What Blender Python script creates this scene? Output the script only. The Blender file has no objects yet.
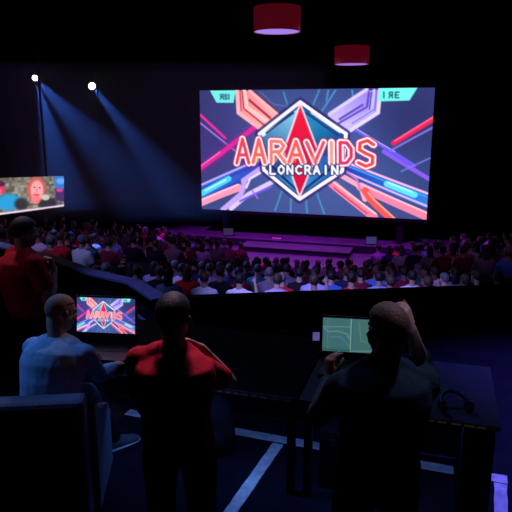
import bpy, bmesh, math, random
import numpy as np
from mathutils import Vector, Matrix, noise

random.seed(7)
V = Vector
sc = bpy.context.scene
col = sc.collection
R = math.radians

# ------------------------------------------------------------------ camera, world, exposure
FPX, CZ = 600.0, 2.5                    # focal length in pixels (512 px frame), camera height
PITCH, YAW = math.atan(141 / 600), R(17)
RT = V((math.cos(YAW), math.sin(YAW), 0))
FW = V((-math.sin(YAW), math.cos(YAW), 0))

def P(px, py, z=None, d=None):
    """world point seen at a pixel: on the level z, or at ground distance d"""
    u, v = (px - 256) / FPX, (256 - py) / FPX
    f = math.cos(PITCH) + v * math.sin(PITCH)
    k = -math.sin(PITCH) + v * math.cos(PITCH)
    t = (z - CZ) / k if d is None else d / f
    return RT * (u * t) + FW * (f * t) + V((0, 0, CZ + k * t))

def to_px(p):
    q = V(p) - V((0, 0, CZ))
    x, f0, z = q.dot(RT), q.dot(FW), q.z
    f = f0 * math.cos(PITCH) - z * math.sin(PITCH)
    up = f0 * math.sin(PITCH) + z * math.cos(PITCH)
    if f <= 0.1:
        return None
    return 256 + FPX * x / f, 256 - FPX * up / f

cam = bpy.data.cameras.new('camera')
cam.sensor_width = 36
cam.lens = FPX / 512 * 36
cam.clip_end = 200
cam_o = bpy.data.objects.new('camera', cam)
cam_o.location = (0, 0, CZ)
cam_o.rotation_euler = (math.pi / 2 - PITCH, 0, YAW)
col.objects.link(cam_o)
sc.camera = cam_o

world = bpy.data.worlds.new('world')
sc.world = world
world.use_nodes = True
world.node_tree.nodes['Background'].inputs[0].default_value = (0.02, 0.025, 0.06, 1)
world.node_tree.nodes['Background'].inputs[1].default_value = 0.02
sc.view_settings.view_transform = 'Standard'
sc.view_settings.look = 'None'
sc.view_settings.exposure = 0.0
sc.view_settings.gamma = 1.0
sc.view_settings.use_curve_mapping = False

def spot(loc, target, color, power, angle, blend=0.6, radius=0.15):
    l = bpy.data.lights.new('stage_or_fill_spot', 'SPOT')  # also serves the unseen fill spots
    l.color, l.energy, l.spot_size, l.spot_blend, l.shadow_soft_size = color, power, R(angle), blend, radius
    o = bpy.data.objects.new('stage_or_fill_spot', l)
    o.location = loc
    o.rotation_euler = (V(target) - V(loc)).to_track_quat('-Z', 'Y').to_euler()
    col.objects.link(o)
    return o

# purple wash on the stage
spot((-9.5, 18.5, 5.0), (-8.0, 21.3, -2.7), (0.40, 0.025, 0.85), 2900, 60)
spot((-4.0, 17.5, 5.5), (-4.0, 21.5, -2.7), (0.40, 0.025, 0.80), 3600, 60)
spot((1.0, 18.5, 5.0), (-1.5, 21.5, -2.7), (0.36, 0.03, 0.85), 1500, 55)
# house light on the stalls
spot((-3.2, 4.6, 6.2), (-1.6, 9.8, -0.7), (0.33, 0.31, 1.0), 4600, 34, 0.8)
spot((-5.0, 9.5, 6.5), (-4.2, 14.0, -1.6), (0.44, 0.10, 0.72), 460, 62, 0.9)
spot((-8.5, 8.0, 6.5), (-9.0, 13.5, -1.2), (0.58, 0.20, 0.80), 420, 50, 0.9)
spot((-7.5, 5.5, 5.5), (-6.4, 9.8, -0.4), (0.32, 0.38, 1.0), 650, 36, 0.9)
spot((1.5, 9.5, 6.5), (0.6, 14.5, -1.2), (0.50, 0.20, 0.66), 240, 46, 0.9)
# blue wash over the control position, plus added spots on rail, desk and men
spot((-2.2, 6.3, 5.2), (-1.3, 3.6, 0.3), (0.22, 0.38, 1.0), 150, 62, 0.7)
spot((3.2, 6.8, 5.4), (1.7, 5.2, 0.0), (0.14, 0.12, 0.9), 2700, 46, 0.9)
spot((-4.6, 4.2, 5.0), (-3.5, 6.4, 0.4), (0.20, 0.22, 1.0), 420, 30, 0.8)  # added spot to brighten the barrier's left rails
spot((0.75, 0.9, 2.5), (0.22, 3.42, 0.74), (1.0, 0.92, 0.75), 7, 16, 0.7, 0.05)  # added spot from behind, lifts the desk edge marks
spot((-5.2, 2.3, 4.3), (-2.25, 3.05, 0.95), (0.13, 0.37, 1.0), 300, 21, 0.8)
spot((-1.9, 4.5, 4.6), (-1.12, 2.47, 1.4), (1.0, 0.62, 0.85), 520, 17, 0.8, 0.35)
spot((0.7, 3.9, 5.0), (-0.16, 2.4, 1.6), (0.72, 0.58, 1.0), 190, 17, 0.8)
spot((-4.6, 5.2, 4.6), (-3.1, 4.0, 1.3), (1.0, 0.60, 0.80), 210, 22, 0.8, 0.3)
spot((-1.0, 5.6, 4.2), (-2.22, 3.10, 1.36), (1.0, 0.62, 0.60), 150, 7, 0.8)  # narrow added spot for the seated man's head

spot((-5.4, 1.6, 3.6), (-3.2, 4.0, 1.4), (0.9, 0.6, 0.9), 26, 18, 0.9, 0.2)  # weak unseen spot added for the far man's back
spot((1.9, 1.5, 3.6), (-0.06, 2.46, 1.72), (0.52, 0.44, 1.0), 95, 5.5, 0.9, 0.1)  # unseen spot added to brighten the hand on the head

# ------------------------------------------------------------------ materials
def nodes(m):
    m.use_nodes = True
    return m.node_tree.nodes, m.node_tree.links

def mat(name, color, rough=0.6, metal=0.0, var=0.15, scale=20.0, bump=0.0, spec=0.4, transmission=0.0):
    m = bpy.data.materials.new(name)
    n, l = nodes(m)
    b = n['Principled BSDF']
    b.inputs['Roughness'].default_value = rough
    b.inputs['Metallic'].default_value = metal
    b.inputs['Specular IOR Level'].default_value = spec
    tc = n.new('ShaderNodeTexCoord')
    no = n.new('ShaderNodeTexNoise')
    no.inputs['Scale'].default_value = scale
    no.inputs['Detail'].default_value = 3
    l.new(tc.outputs['Object'], no.inputs['Vector'])
    cr = n.new('ShaderNodeValToRGB')
    c = V(color)
    cr.color_ramp.elements[0].position, cr.color_ramp.elements[1].position = 0.3, 0.7
    cr.color_ramp.elements[0].color = (*(c * (1 - var)), 1)
    cr.color_ramp.elements[1].color = (*[min(1, x * (1 + var)) for x in c], 1)
    l.new(no.outputs['Fac'], cr.inputs['Fac'])
    l.new(cr.outputs['Color'], b.inputs['Base Color'])
    if bump:
        bp = n.new('ShaderNodeBump')
        bp.inputs['Strength'].default_value = bump
        bp.inputs['Distance'].default_value = 0.01
        l.new(no.outputs['Fac'], bp.inputs['Height'])
        l.new(bp.outputs['Normal'], b.inputs['Normal'])
    return m

def glow(name, color, strength, base=(0.02, 0.02, 0.02)):
    m = mat(name, base, 0.4)
    b = m.node_tree.nodes['Principled BSDF']
    b.inputs['Emission Color'].default_value = (*color, 1)
    b.inputs['Emission Strength'].default_value = strength
    return m

def picture_mat(name, strength):
    m = bpy.data.materials.new(name)
    n, l = nodes(m)
    b = n['Principled BSDF']
    b.inputs['Base Color'].default_value = (0.01, 0.01, 0.012, 1)
    b.inputs['Roughness'].default_value = 0.35
    a = n.new('ShaderNodeVertexColor')
    a.layer_name = 'picture'
    l.new(a.outputs['Color'], b.inputs['Emission Color'])
    b.inputs['Emission Strength'].default_value = strength
    return m

M = {}
M['black'] = mat('matt_black', (0.004, 0.004, 0.006), 0.9, spec=0.04)
M['black_metal'] = mat('black_metal', (0.010, 0.010, 0.013), 0.45, 0.3)
M['plastic'] = mat('black_plastic', (0.012, 0.012, 0.015), 0.4)
M['key'] = mat('keycap', (0.03, 0.03, 0.036), 0.5)
M['wall'] = mat('dark_wall', (0.003, 0.0035, 0.006), 0.9, bump=0.2)
M['drape'] = mat('black_drape', (0.0025, 0.0028, 0.004), 0.95, bump=0.2, spec=0.05)
M['floor'] = mat('dark_floor', (0.011, 0.011, 0.021), 0.9, var=0.3, scale=3, bump=0.1, spec=0.03)
M['tier'] = mat('tier_carpet', (0.025, 0.022, 0.035), 0.95, scale=30, bump=0.2, spec=0.1)
M['stage'] = mat('stage_deck', (0.13, 0.10, 0.14), 0.55, var=0.2, scale=2.5)
M['riser'] = mat('riser_black', (0.012, 0.010, 0.014), 0.8)
M['barrier'] = mat('barrier_panel', (0.010, 0.010, 0.016), 0.85, spec=0.1)
M['rail'] = mat('barrier_rail', (0.20, 0.20, 0.30), 0.5)
M['post'] = mat('barrier_post', (0.014, 0.014, 0.022), 0.9, spec=0.1)
M['desk_black'] = mat('desk_black', (0.005, 0.005, 0.008), 0.9, scale=8, spec=0.05)
M['desk_navy'] = mat('desk_navy', (0.035, 0.035, 0.065), 0.7, scale=5, spec=0.2)
M['edge'] = mat('desk_edge', (0.07, 0.07, 0.10), 0.6)
M['dash'] = mat('edge_marking', (0.75, 0.66, 0.38), 0.5, var=0.3, scale=60)
M['tape'] = mat('floor_tape', (0.80, 0.84, 0.90), 0.6, var=0.25, scale=14)
M['sofa'] = mat('sofa_cloth', (0.15, 0.15, 0.22), 0.9, scale=60, bump=0.3, spec=0.1)
M['skin'] = mat('skin_tan', (0.42, 0.25, 0.19), 0.55, var=0.10, scale=9)
M['skin_dark'] = mat('skin_brown', (0.22, 0.12, 0.085), 0.55, var=0.10, scale=9)
M['skin_pale'] = mat('skin_pale', (0.55, 0.38, 0.32), 0.55, var=0.10, scale=9)
M['hair_black'] = mat('hair_black', (0.008, 0.007, 0.007), 0.6, scale=120, bump=0.5)
M['hair_brown'] = mat('hair_brown', (0.05, 0.028, 0.018), 0.6, scale=120, bump=0.5)
M['hair_sandy'] = mat('hair_sandy', (0.17, 0.105, 0.07), 0.6, var=0.3, scale=120, bump=0.5)
M['hair_grey'] = mat('hair_grey', (0.13, 0.125, 0.14), 0.6, var=0.2, scale=120, bump=0.5)
M['stubble'] = mat('cropped_stubble', (0.27, 0.16, 0.125), 0.7, scale=150, bump=0.3)
M['eye'] = mat('eye_white', (0.7, 0.7, 0.7), 0.2)
M['iris'] = mat('eye_iris', (0.03, 0.015, 0.01), 0.2)
M['red_cotton'] = mat('red_cotton', (0.46, 0.007, 0.030), 0.85, scale=40, bump=0.25, spec=0.15)
M['red_polo'] = mat('dark_red_cotton', (0.38, 0.007, 0.022), 0.85, scale=40, bump=0.25, spec=0.15)
M['blue_shirt'] = mat('light_blue_cotton', (0.30, 0.46, 0.70), 0.8, scale=40, bump=0.25, spec=0.15)
M['teal_knit'] = mat('dark_teal_knit', (0.018, 0.045, 0.062), 0.9, scale=60, bump=0.3, spec=0.1)
M['denim'] = mat('dark_denim', (0.007, 0.008, 0.014), 0.9, scale=60, bump=0.3, spec=0.1)
M['shoe'] = mat('shoe_leather', (0.02, 0.02, 0.024), 0.5)
M['trainer'] = mat('pale_trainer', (0.10, 0.11, 0.14), 0.6)
M['sole'] = mat('white_sole', (0.6, 0.62, 0.68), 0.6)
M['drum'] = glow('red_drum_fabric', (0.55, 0.01, 0.05), 0.10, (0.35, 0.01, 0.03))
M['diffuser'] = glow('lavender_diffuser', (0.42, 0.22, 0.95), 0.8)
M['lens'] = glow('lamp_lens', (0.80, 0.88, 1.0), 9.0)
M['strip'] = glow('blue_fill_strip', (0.14, 0.30, 1.0), 2.0)  # glow of the strip added under the desks
M['paper'] = mat('white_paper', (0.75, 0.78, 0.85), 0.7)
M['bag'] = mat('black_nylon', (0.010, 0.010, 0.014), 0.9, scale=80, bump=0.3, spec=0.05)
M['bench'] = mat('bench_vinyl', (0.018, 0.015, 0.025), 0.6)
M['gloss'] = mat('chrome_trim', (0.4, 0.4, 0.45), 0.25, 0.9)
M['pic'] = picture_mat('screen_picture', 1.3)
M['pic_small'] = picture_mat('laptop_picture', 1.35)
M['pic_side'] = picture_mat('side_screen_picture', 1.25)
M['pic_teal'] = picture_mat('chart_picture', 0.5)
TOPS = {
    'white': (0.62, 0.60, 0.68), 'lavender': (0.42, 0.36, 0.66), 'blue': (0.06, 0.16, 0.55), 'pale blue': (0.24, 0.36, 0.66),
    'red': (0.50, 0.015, 0.025), 'pink': (0.55, 0.06, 0.22), 'grey': (0.16, 0.15, 0.19), 'black': (0.012, 0.011, 0.016),
    'navy': (0.018, 0.022, 0.07), 'maroon': (0.13, 0.012, 0.03), 'teal': (0.02, 0.13, 0.16),
}
TM = {k: mat('cotton_' + k.replace(' ', '_'), c, 0.85, scale=25, bump=0.2, spec=0.1) for k, c in TOPS.items()}

# ------------------------------------------------------------------ mesh helpers
def tag(o, label=None, cat=None, group=None, kind=None):
    for k, v in (('label', label), ('category', cat), ('group', group), ('kind', kind)):
        if v:
            o[k] = v
    return o

def empty(name, loc, rz=0.0, label=None, cat=None, group=None):
    o = bpy.data.objects.new(name, None)
    o.empty_display_size = 0.1
    o.location = loc
    o.rotation_euler = (0, 0, rz)
    col.objects.link(o)
    return tag(o, label, cat, group)

class MB:
    """collects closed shapes; build() links them as one mesh object"""
    def __init__(s):
        s.v, s.f = [], []

    def add(s, vs, fs):
        b = len(s.v)
        s.v += [V(x) for x in vs]
        s.f += [tuple(b + i for i in f) for f in fs]

    def box(s, lo, hi, bev=0.0):
        lo, hi = V(lo), V(hi)
        if bev:
            bm = bmesh.new()
            bmesh.ops.create_cube(bm, size=1)
            for v in bm.verts:
                v.co = V([(lo[i] + hi[i]) / 2 + v.co[i] * (hi[i] - lo[i]) for i in range(3)])
            bmesh.ops.bevel(bm, geom=bm.edges[:], offset=bev, segments=2, affect='EDGES', profile=0.5)
            bm.verts.index_update()
            s.add([v.co.copy() for v in bm.verts], [[v.index for v in f.verts] for f in bm.faces])
            bm.free()
            return s
        x0, y0, z0 = lo
        x1, y1, z1 = hi
        s.add([(x0, y0, z0), (x1, y0, z0), (x1, y1, z0), (x0, y1, z0), (x0, y0, z1), (x1, y0, z1), (x1, y1, z1), (x0, y1, z1)],
              [(0, 3, 2, 1), (4, 5, 6, 7), (0, 1, 5, 4), (1, 2, 6, 5), (2, 3, 7, 6), (3, 0, 4, 7)])
        return s

    def loft(s, rings, n=20):
        """rings: (centre, xdir, ydir, rx, ry)"""
        b = len(s.v)
        for c, xd, yd, rx, ry in rings:
            for i in range(n):
                a = 2 * math.pi * i / n
                s.v.append(V(c) + V(xd) * (rx * math.cos(a)) + V(yd) * (ry * math.sin(a)))
        m = len(rings)
        for j in range(m - 1):
            for i in range(n):
                k = (i + 1) % n
                s.f.append((b + j * n + i, b + j * n + k, b + (j + 1) * n + k, b + (j + 1) * n + i))
        s.f.append(tuple(b + i for i in reversed(range(n))))
        s.f.append(tuple(b + (m - 1) * n + i for i in range(n)))
        return s

    def cap(s, p0, p1, r0, r1, n=14, flat=1.0, fdir=None):
        """tapered limb with round ends"""
        p0, p1 = V(p0), V(p1)
        z = (p1 - p0)
        L = z.length
        if L < 1e-6:
            return s
        z /= L
        x = V(fdir) if fdir is not None else (V((1, 0, 0)) if abs(z.x) < 0.8 else V((0, 1, 0)))
        x = (x - z * x.dot(z)).normalized()
        y = z.cross(x)
        rings = []
        for a in (-80, -50, -22):
            rings.append((p0 + z * (r0 * math.sin(R(a))), x, y, r0 * math.cos(R(a)), r0 * math.cos(R(a)) * flat))
        for t in (0, 0.33, 0.66, 1):
            r = r0 + (r1 - r0) * t
            rings.append((p0 + z * (L * t), x, y, r, r * flat))
        for a in (22, 50, 80):
            rings.append((p1 + z * (r1 * math.sin(R(a))), x, y, r1 * math.cos(R(a)), r1 * math.cos(R(a)) * flat))
        return s.loft(rings, n)

    def rod(s, p0, p1, r, n=12):
        p0, p1 = V(p0), V(p1)
        z = (p1 - p0).normalized()
        x = (V((1, 0, 0)) if abs(z.x) < 0.8 else V((0, 1, 0)))
        x = (x - z * x.dot(z)).normalized()
        return s.loft([(p0, x, z.cross(x), r, r), (p1, x, z.cross(x), r, r)], n)

    def ell(s, c, r, mtx=None, nu=18, nv=12):
        mtx = mtx or Matrix.Identity(3)
        b = len(s.v)
        c = V(c)
        for j in range(1, nv):
            a = -math.pi / 2 + math.pi * j / nv
            for i in range(nu):
                t = 2 * math.pi * i / nu
                s.v.append(c + mtx @ V((r[0] * math.cos(a) * math.cos(t), r[1] * math.cos(a) * math.sin(t), r[2] * math.sin(a))))
        s.v += [c + mtx @ V((0, 0, -r[2])), c + mtx @ V((0, 0, r[2]))]
        lo, hi = len(s.v) - 2, len(s.v) - 1
        for j in range(nv - 2):
            for i in range(nu):
                k = (i + 1) % nu
                s.f.append((b + j * nu + i, b + j * nu + k, b + (j + 1) * nu + k, b + (j + 1) * nu + i))
        for i in range(nu):
            k = (i + 1) % nu
            s.f.append((lo, b + k, b + i))
            s.f.append((hi, b + (nv - 2) * nu + i, b + (nv - 2) * nu + k))
        return s

    def mesh(s, name):
        me = bpy.data.meshes.new(name)
        me.from_pydata([tuple(v) for v in s.v], [], s.f)
        me.update()
        return me

    def build(s, name, material, parent=None, smooth=False, loc=None):
        me = s.mesh(name)
        if smooth:
            me.polygons.foreach_set('use_smooth', [True] * len(me.polygons))
        return link(name, me, material, parent, loc)

    def grow(s, name, material, parent=None, voxel=0.008, smooth=4, ripple=0.0, freq=10.0):
        """melts all shapes into one continuous surface"""
        tmp = bpy.data.objects.new('tmp', s.mesh('tmp'))
        col.objects.link(tmp)
        m = tmp.modifiers.new('r', 'REMESH')
        m.mode, m.voxel_size, m.use_smooth_shade = 'VOXEL', voxel, True
        if smooth:
            k = tmp.modifiers.new('s', 'SMOOTH')
            k.factor, k.iterations = 0.5, smooth
        dg = bpy.context.evaluated_depsgraph_get()
        me = bpy.data.meshes.new_from_object(tmp.evaluated_get(dg))
        bpy.data.objects.remove(tmp)
        me.name = name
        if ripple:
            for v in me.vertices:
                w = v.co * freq
                v.co += v.normal * (ripple * (noise.noise(w) + 0.5 * noise.noise(V((w.x * 2.2, w.y * 2.2, w.z * 1.1)))))
        me.polygons.foreach_set('use_smooth', [True] * len(me.polygons))
        me.update()
        return link(name, me, material, parent)

def link(name, me, material=None, parent=None, loc=None):
    o = bpy.data.objects.new(name, me)
    if material:
        me.materials.append(material)
    if loc is not None:
        o.location = loc
    if parent is not None:
        o.parent = parent
    col.objects.link(o)
    return o

def box(name, lo, hi, material, parent=None, bev=0.0):
    return MB().box(lo, hi, bev).build(name, material, parent)

def rel(root, p):
    """world point to a root's own space (roots here only turn about z)"""
    return Matrix.Rotation(-root.rotation_euler.z, 3, 'Z') @ (V(p) - V(root.location))

# ------------------------------------------------------------------ the hall
def struct(name, o):
    o.name = name
    return tag(o, kind='structure')

struct('floor', box('floor', (-16.2, -4.2, -4.6), (12.2, 30.2, -4.4), M['tier']))
struct('wall_back', box('wall_back', (-16, 29, -4.4), (12, 29.2, 9), M['wall']))
struct('wall_left', box('wall_left', (-16.2, -4, -4.4), (-16, 29.2, 9), M['wall']))
struct('wall_right', box('wall_right', (12, -4, -4.4), (12.2, 29.2, 9), M['wall']))
struct('wall_rear', box('wall_rear', (-16.2, -4.2, -4.4), (12.2, -4, 9), M['wall']))
struct('ceiling', box('ceiling', (-16.2, -4.2, 9), (12.2, 29.2, 9.2), M['wall']))

BAR = [V((-9.6, 9.0)), V((-7.6, 8.25)), V((-5.6, 7.45)), V((-4.4, 6.82)), V((-3.62, 6.55)), V((-2.99, 5.99)),
       V((-2.2, 6.34)), V((-1.48, 6.66)), V((-0.75, 6.98)), V((-0.03, 7.30)), V((0.93, 7.70)), V((2.3, 8.2)), V((4.2, 8.8)), V((7.0, 9.5))]
pl = MB()                                        # raised control platform up to the barrier
top = [(p.x, p.y - 0.02, 0.0) for p in BAR] + [(11.98, 10.6, 0.0), (11.98, -3.98, 0.0), (-15.98, -3.98, 0.0), (-15.98, 11.0, 0.0)]
n_ = len(top)
pl.add(top + [(x, y, -4.39) for x, y, z in top], [tuple(reversed(range(n_)))] + [(i, (i + 1) % n_, n_ + (i + 1) % n_, n_ + i) for i in range(n_)] + [tuple(range(n_, 2 * n_))])
struct('floor_platform', pl.build('floor_platform', M['floor']))

# stalls: arcs round the stage, falling towards it
CS = V((-5.2, 25.6))
ROWS = [7.3 + 0.9 * k for k in range(11)]
BLOCKS = {'centre': (-3.0, 24.0, 0.0), 'left': (-42.0, -5.0, 0.42), 'right': (26.0, 60.0, 0.42)}
def row_z(r, blk):
    return -3.33 + 0.205 * (r - 7.3) + BLOCKS[blk][2]
def polar(r, a):
    return V((CS.x + r * math.sin(R(a)), CS.y - r * math.cos(R(a))))
for blk, (a0, a1, up) in BLOCKS.items():
    mb = MB()
    for k, r in enumerate(ROWS):
        z = row_z(r, blk)
        n = 24
        q0, q1 = r - 0.42, r + (0.48 if k < 10 else 0.9)
        A = [a0 - 0.6 + (a1 - a0 + 1.2) * i / n for i in range(n + 1)]
        vs = []
        for a in A:
            for rr in (q0, q1):
                p = polar(rr, a)
                vs += [(p.x, p.y, z), (p.x, p.y, -4.38)]
        fs = []
        for i in range(n):
            b = i * 4
            fs += [(b, b + 2, b + 6, b + 4), (b + 1, b + 5, b + 7, b + 3), (b, b + 4, b + 5, b + 1), (b + 2, b + 3, b + 7, b + 6)]
        fs += [(0, 1, 3, 2), (n * 4, n * 4 + 2, n * 4 + 3, n * 4 + 1)]
        mb.add(vs, fs)
    struct('floor_tiers', mb.build('floor_tiers', M['tier']))
# cross aisle floor
struct('floor_aisle', box('floor_aisle', (-15.9, 2.0, -4.3), (11.9, 21.0, -3.72), M['tier']))

# barrier round the control position
seg_i = 0
for a, b in zip(BAR[:-1], BAR[1:]):
    d = (b - a)
    L = d.length
    mid = (a + b) / 2
    pm = to_px((mid.x, mid.y, 0.4))
    ang = math.atan2(d.y, d.x)
    o_names = ['low black barrier section, %s' % w for w in
               ('hidden furthest', 'below the side screen', 'behind the far red shirt', 'above the laptop', 'just past the laptop', 'ending at the corner',
                'first after the corner', 'second after the corner', 'third after the corner', 'behind the chart display', 'behind the dark-jumpered man', 'past the dark-jumpered man', 'at the far end')]
    o = empty('barrier', (a.x, a.y, 0.0), ang, o_names[seg_i], 'barrier', 'barrier sections round the control position')
    z0 = -0.015
    MB().box((-0.02, 0.0, 0.0), (L + 0.02, 0.05, 0.42)).build('panel', M['barrier'], o)
    left = seg_i < 5
    MB().box((0.0, -0.035 if not left else -0.10, 0.42), (L, 0.085 if not left else 0.10, 0.455), 0.006).build('top_rail', M['rail'] if left else M['barrier'], o)
    MB().box((0.0, -0.02, 0.0), (0.04, 0.0, 0.42)).build('post', M['post'], o)
    MB().box((0.04, -0.05 if left else -0.02, 0.0), (L, 0.0, 0.05)).build('bottom_rail', M['rail'] if left else M['barrier'], o)
    seg_i += 1

# ------------------------------------------------------------------ stage
def disc(mb, c, r, z0, z1, a0, a1, n=48, ymax=None):
    pts = []
    for i in range(n + 1):
        p = V((c.x + r * math.sin(R(a0 + (a1 - a0) * i / n)), c.y - r * math.cos(R(a0 + (a1 - a0) * i / n))))
        if ymax:
            p.y = min(p.y, ymax)
        pts.append(p)
    m = len(pts)
    mb.add([(p.x, p.y, z1) for p in pts] + [(p.x, p.y, z0) for p in pts],
           [tuple(range(m)), tuple(reversed(range(m, 2 * m)))] + [((i + 1) % m, i, m + i, m + (i + 1) % m) for i in range(m)])
    return mb
st = empty('stage', (CS.x, 21.5, -3.72), 0, 'dark stage with curved purple-lit deck beneath the big screen', 'stage')
def stp(mb, name, m):
    mb.v = [v - V(st.location) for v in mb.v]
    return mb.build(name, m, st)
mb = MB()
fr = [polar(5.7, -46 + 92 * i / 40) for i in range(41)]
pts = [V((-14.0, 25.0)), V((-14.0, 22.7)), V((-11.6, 22.35))] + fr + [V((1.4, 22.35)), V((3.0, 22.7)), V((3.0, 25.0))]
m_ = len(pts)
mb.add([(p.x, p.y, -2.75) for p in pts] + [(p.x, p.y, -3.72) for p in pts],
       [tuple(range(m_)), tuple(reversed(range(m_, 2 * m_)))] + [((i + 1) % m_, i, m_ + i, m_ + (i + 1) % m_) for i in range(m_)])
stp(mb, 'deck', M['stage'])
mb = MB()                                       # black lip round the curved front
for i in range(len(fr) - 1):
    for_ = [fr[i], fr[i + 1]]
    o0, o1 = CS + (for_[0] - CS) * 1.006, CS + (for_[1] - CS) * 1.006
    mb.add([(o0.x, o0.y, -3.72), (o1.x, o1.y, -3.72), (o1.x, o1.y, -2.80), (o0.x, o0.y, -2.80),
            (for_[0].x, for_[0].y, -3.72), (for_[1].x, for_[1].y, -3.72), (for_[1].x, for_[1].y, -2.80), (for_[0].x, for_[0].y, -2.80)],
           [(0, 1, 2, 3), (7, 6, 5, 4), (3, 2, 6, 7), (0, 4, 5, 1), (0, 3, 7, 4), (1, 5, 6, 2)])
stp(mb, 'fascia', M['riser'])
stp(MB().box((-13.9, 23.0, -2.75), (2.9, 25.0, -2.42), 0.02), 'upper_deck', M['stage'])
stp(MB().box((-13.9, 22.96, -2.74), (2.9, 23.0, -2.46)), 'riser', M['riser'])
stp(MB().box((-7.35, 22.0, -2.75), (-3.1, 22.96, -2.56)), 'step', M['riser'])
stp(MB().box((-7.4, 21.95, -2.56), (-3.05, 22.96, -2.52), 0.01), 'step_tread', M['stage'])
tag(box('back_curtain', (-15.5, 25.4, -3.72), (8.0, 25.5, 8.6), M['drape']), 'plain black curtain hanging behind the big screen', 'curtain')

# small stage gear
def monitor(name, loc, rz, label, color, s):
    o = empty(name, loc, rz, label, 'stage monitor', 'small lit screens on the stage')
    MB().box((-0.22, -0.03, 0.02), (0.22, 0.03, 0.34), 0.01).build('casing', M['plastic'], o)
    MB().box((-0.20, -0.036, 0.04), (0.20, -0.031, 0.32)).build('display', glow('dim_display', color, s), o)
    MB().box((-0.12, -0.1, 0.0), (0.12, 0.1, 0.02)).build('stand', M['plastic'], o)
monitor('stage_monitor', (-8.3, 23.2, -2.42), R(17), 'small dim lavender monitor on the upper deck under the screen corner', (0.30, 0.22, 0.55), 0.10)
monitor('stage_monitor', (-2.4, 23.15, -2.42), R(17), 'small blue-lit monitor on the upper deck under the middle right of the screen', (0.14, 0.16, 0.60), 0.22)
o = empty('floor_light', (-6.2, 23.25, -2.42), 0, 'small magenta floor light bar on the upper deck', 'stage light')
MB().box((-0.22, -0.05, 0.0), (0.22, 0.05, 0.05), 0.01).build('housing', M['black_metal'], o)
MB().box((-0.20, -0.055, 0.012), (0.20, -0.05, 0.045)).build('lens', glow('magenta_lens', (0.8, 0.05, 0.9), 0.8), o)
o = empty('stage_light', (-0.3, 22.7, -2.75), 0, 'small dim blue lamp on a stand at the far end of the stage', 'stage light')
MB().cap((0, 0, 0.02), (0, 0, 0.45), 0.02, 0.02).build('pole', M['black_metal'], o)
MB().box((-0.2, -0.2, 0), (0.2, 0.2, 0.02)).build('base', M['black_metal'], o)
MB().rod((0, 0.12, 0.52), (0, -0.12, 0.46), 0.1).build('head', M['black_metal'], o)
MB().rod((0, -0.121, 0.46), (0, -0.13, 0.455), 0.085).build('lens', glow('blue_lens', (0.15, 0.25, 0.9), 0.5), o)

# ------------------------------------------------------------------ screen pictures (painted per vertex)
def lin(c):
    c = np.asarray(c, float) / 255.0
    return np.where(c <= 0.04045, c / 12.92, ((c + 0.055) / 1.055) ** 2.4)

class Paint:
    def __init__(s, quad, w, h):
        tl, tr, br, bl = [np.array(q, float) for q in quad]
        u, v = np.meshgrid(np.linspace(0, 1, w), np.linspace(0, 1, h))
        s.u, s.v_ = u, v
        U, W = u[..., None], v[..., None]
        p = (tl * (1 - U) + tr * U) * (1 - W) + (bl * (1 - U) + br * U) * W
        s.X, s.Y = p[..., 0], p[..., 1]
        s.C = np.zeros(u.shape + (3,))
        s.soft = 0.5

    def fill(s, c):
        s.C[:] = c
    def blend(s, a, c):
        a = np.clip(a, 0, 1)[..., None]
        s.C = s.C * (1 - a) + np.asarray(c, float) * a
    def segd(s, p, q):
        px, py = s.X - p[0], s.Y - p[1]
        dx, dy = q[0] - p[0], q[1] - p[1]
        t = np.clip((px * dx + py * dy) / max(dx * dx + dy * dy, 1e-9), 0, 1)
        return np.hypot(px - t * dx, py - t * dy)
    def line(s, pts, w, c, a=1.0, soft=None):
        d = np.min([s.segd(p, q) for p, q in zip(pts[:-1], pts[1:])], axis=0)
        k = soft or s.soft
        s.blend(np.clip((w / 2 - d) / (2 * k) + 0.5, 0, 1) * a, c)
    def glow(s, pts, w, c, a):
        d = np.min([s.segd(p, q) for p, q in zip(pts[:-1], pts[1:])], axis=0)
        s.blend(np.exp(-(d / w) ** 2) * a, c)
    def inside(s, pts):
        c = np.zeros(s.X.shape, bool)
        for (x0, y0), (x1, y1) in zip(pts, pts[1:] + pts[:1]):
            if y0 == y1:
                continue
            k = ((y0 > s.Y) != (y1 > s.Y)) & (s.X < (x1 - x0) * (s.Y - y0) / (y1 - y0) + x0)
            c ^= k
        d = np.min([s.segd(p, q) for p, q in zip(pts, pts[1:] + pts[:1])], axis=0)
        return np.clip(np.where(c, d, -d) / (2 * s.soft) + 0.5, 0, 1)
    def poly(s, pts, c, c2=None, p=None, q=None, a=1.0):
        m = s.inside(pts) * a
        if c2 is None:
            s.blend(m, c)
        else:
            t = np.clip(((s.X - p[0]) * (q[0] - p[0]) + (s.Y - p[1]) * (q[1] - p[1])) / ((q[0] - p[0]) ** 2 + (q[1] - p[1]) ** 2), 0, 1)[..., None]
            m = m[..., None]
            s.C = s.C * (1 - m) + (np.asarray(c, float) * (1 - t) + np.asarray(c2, float) * t) * m
    def ell(s, cx, cy, rx, ry, c, a=1.0, soft=0.15):
        d = np.hypot((s.X - cx) / rx, (s.Y - cy) / ry)
        s.blend(np.clip((1 - d) / soft + 0.5, 0, 1) * a, c)

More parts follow.
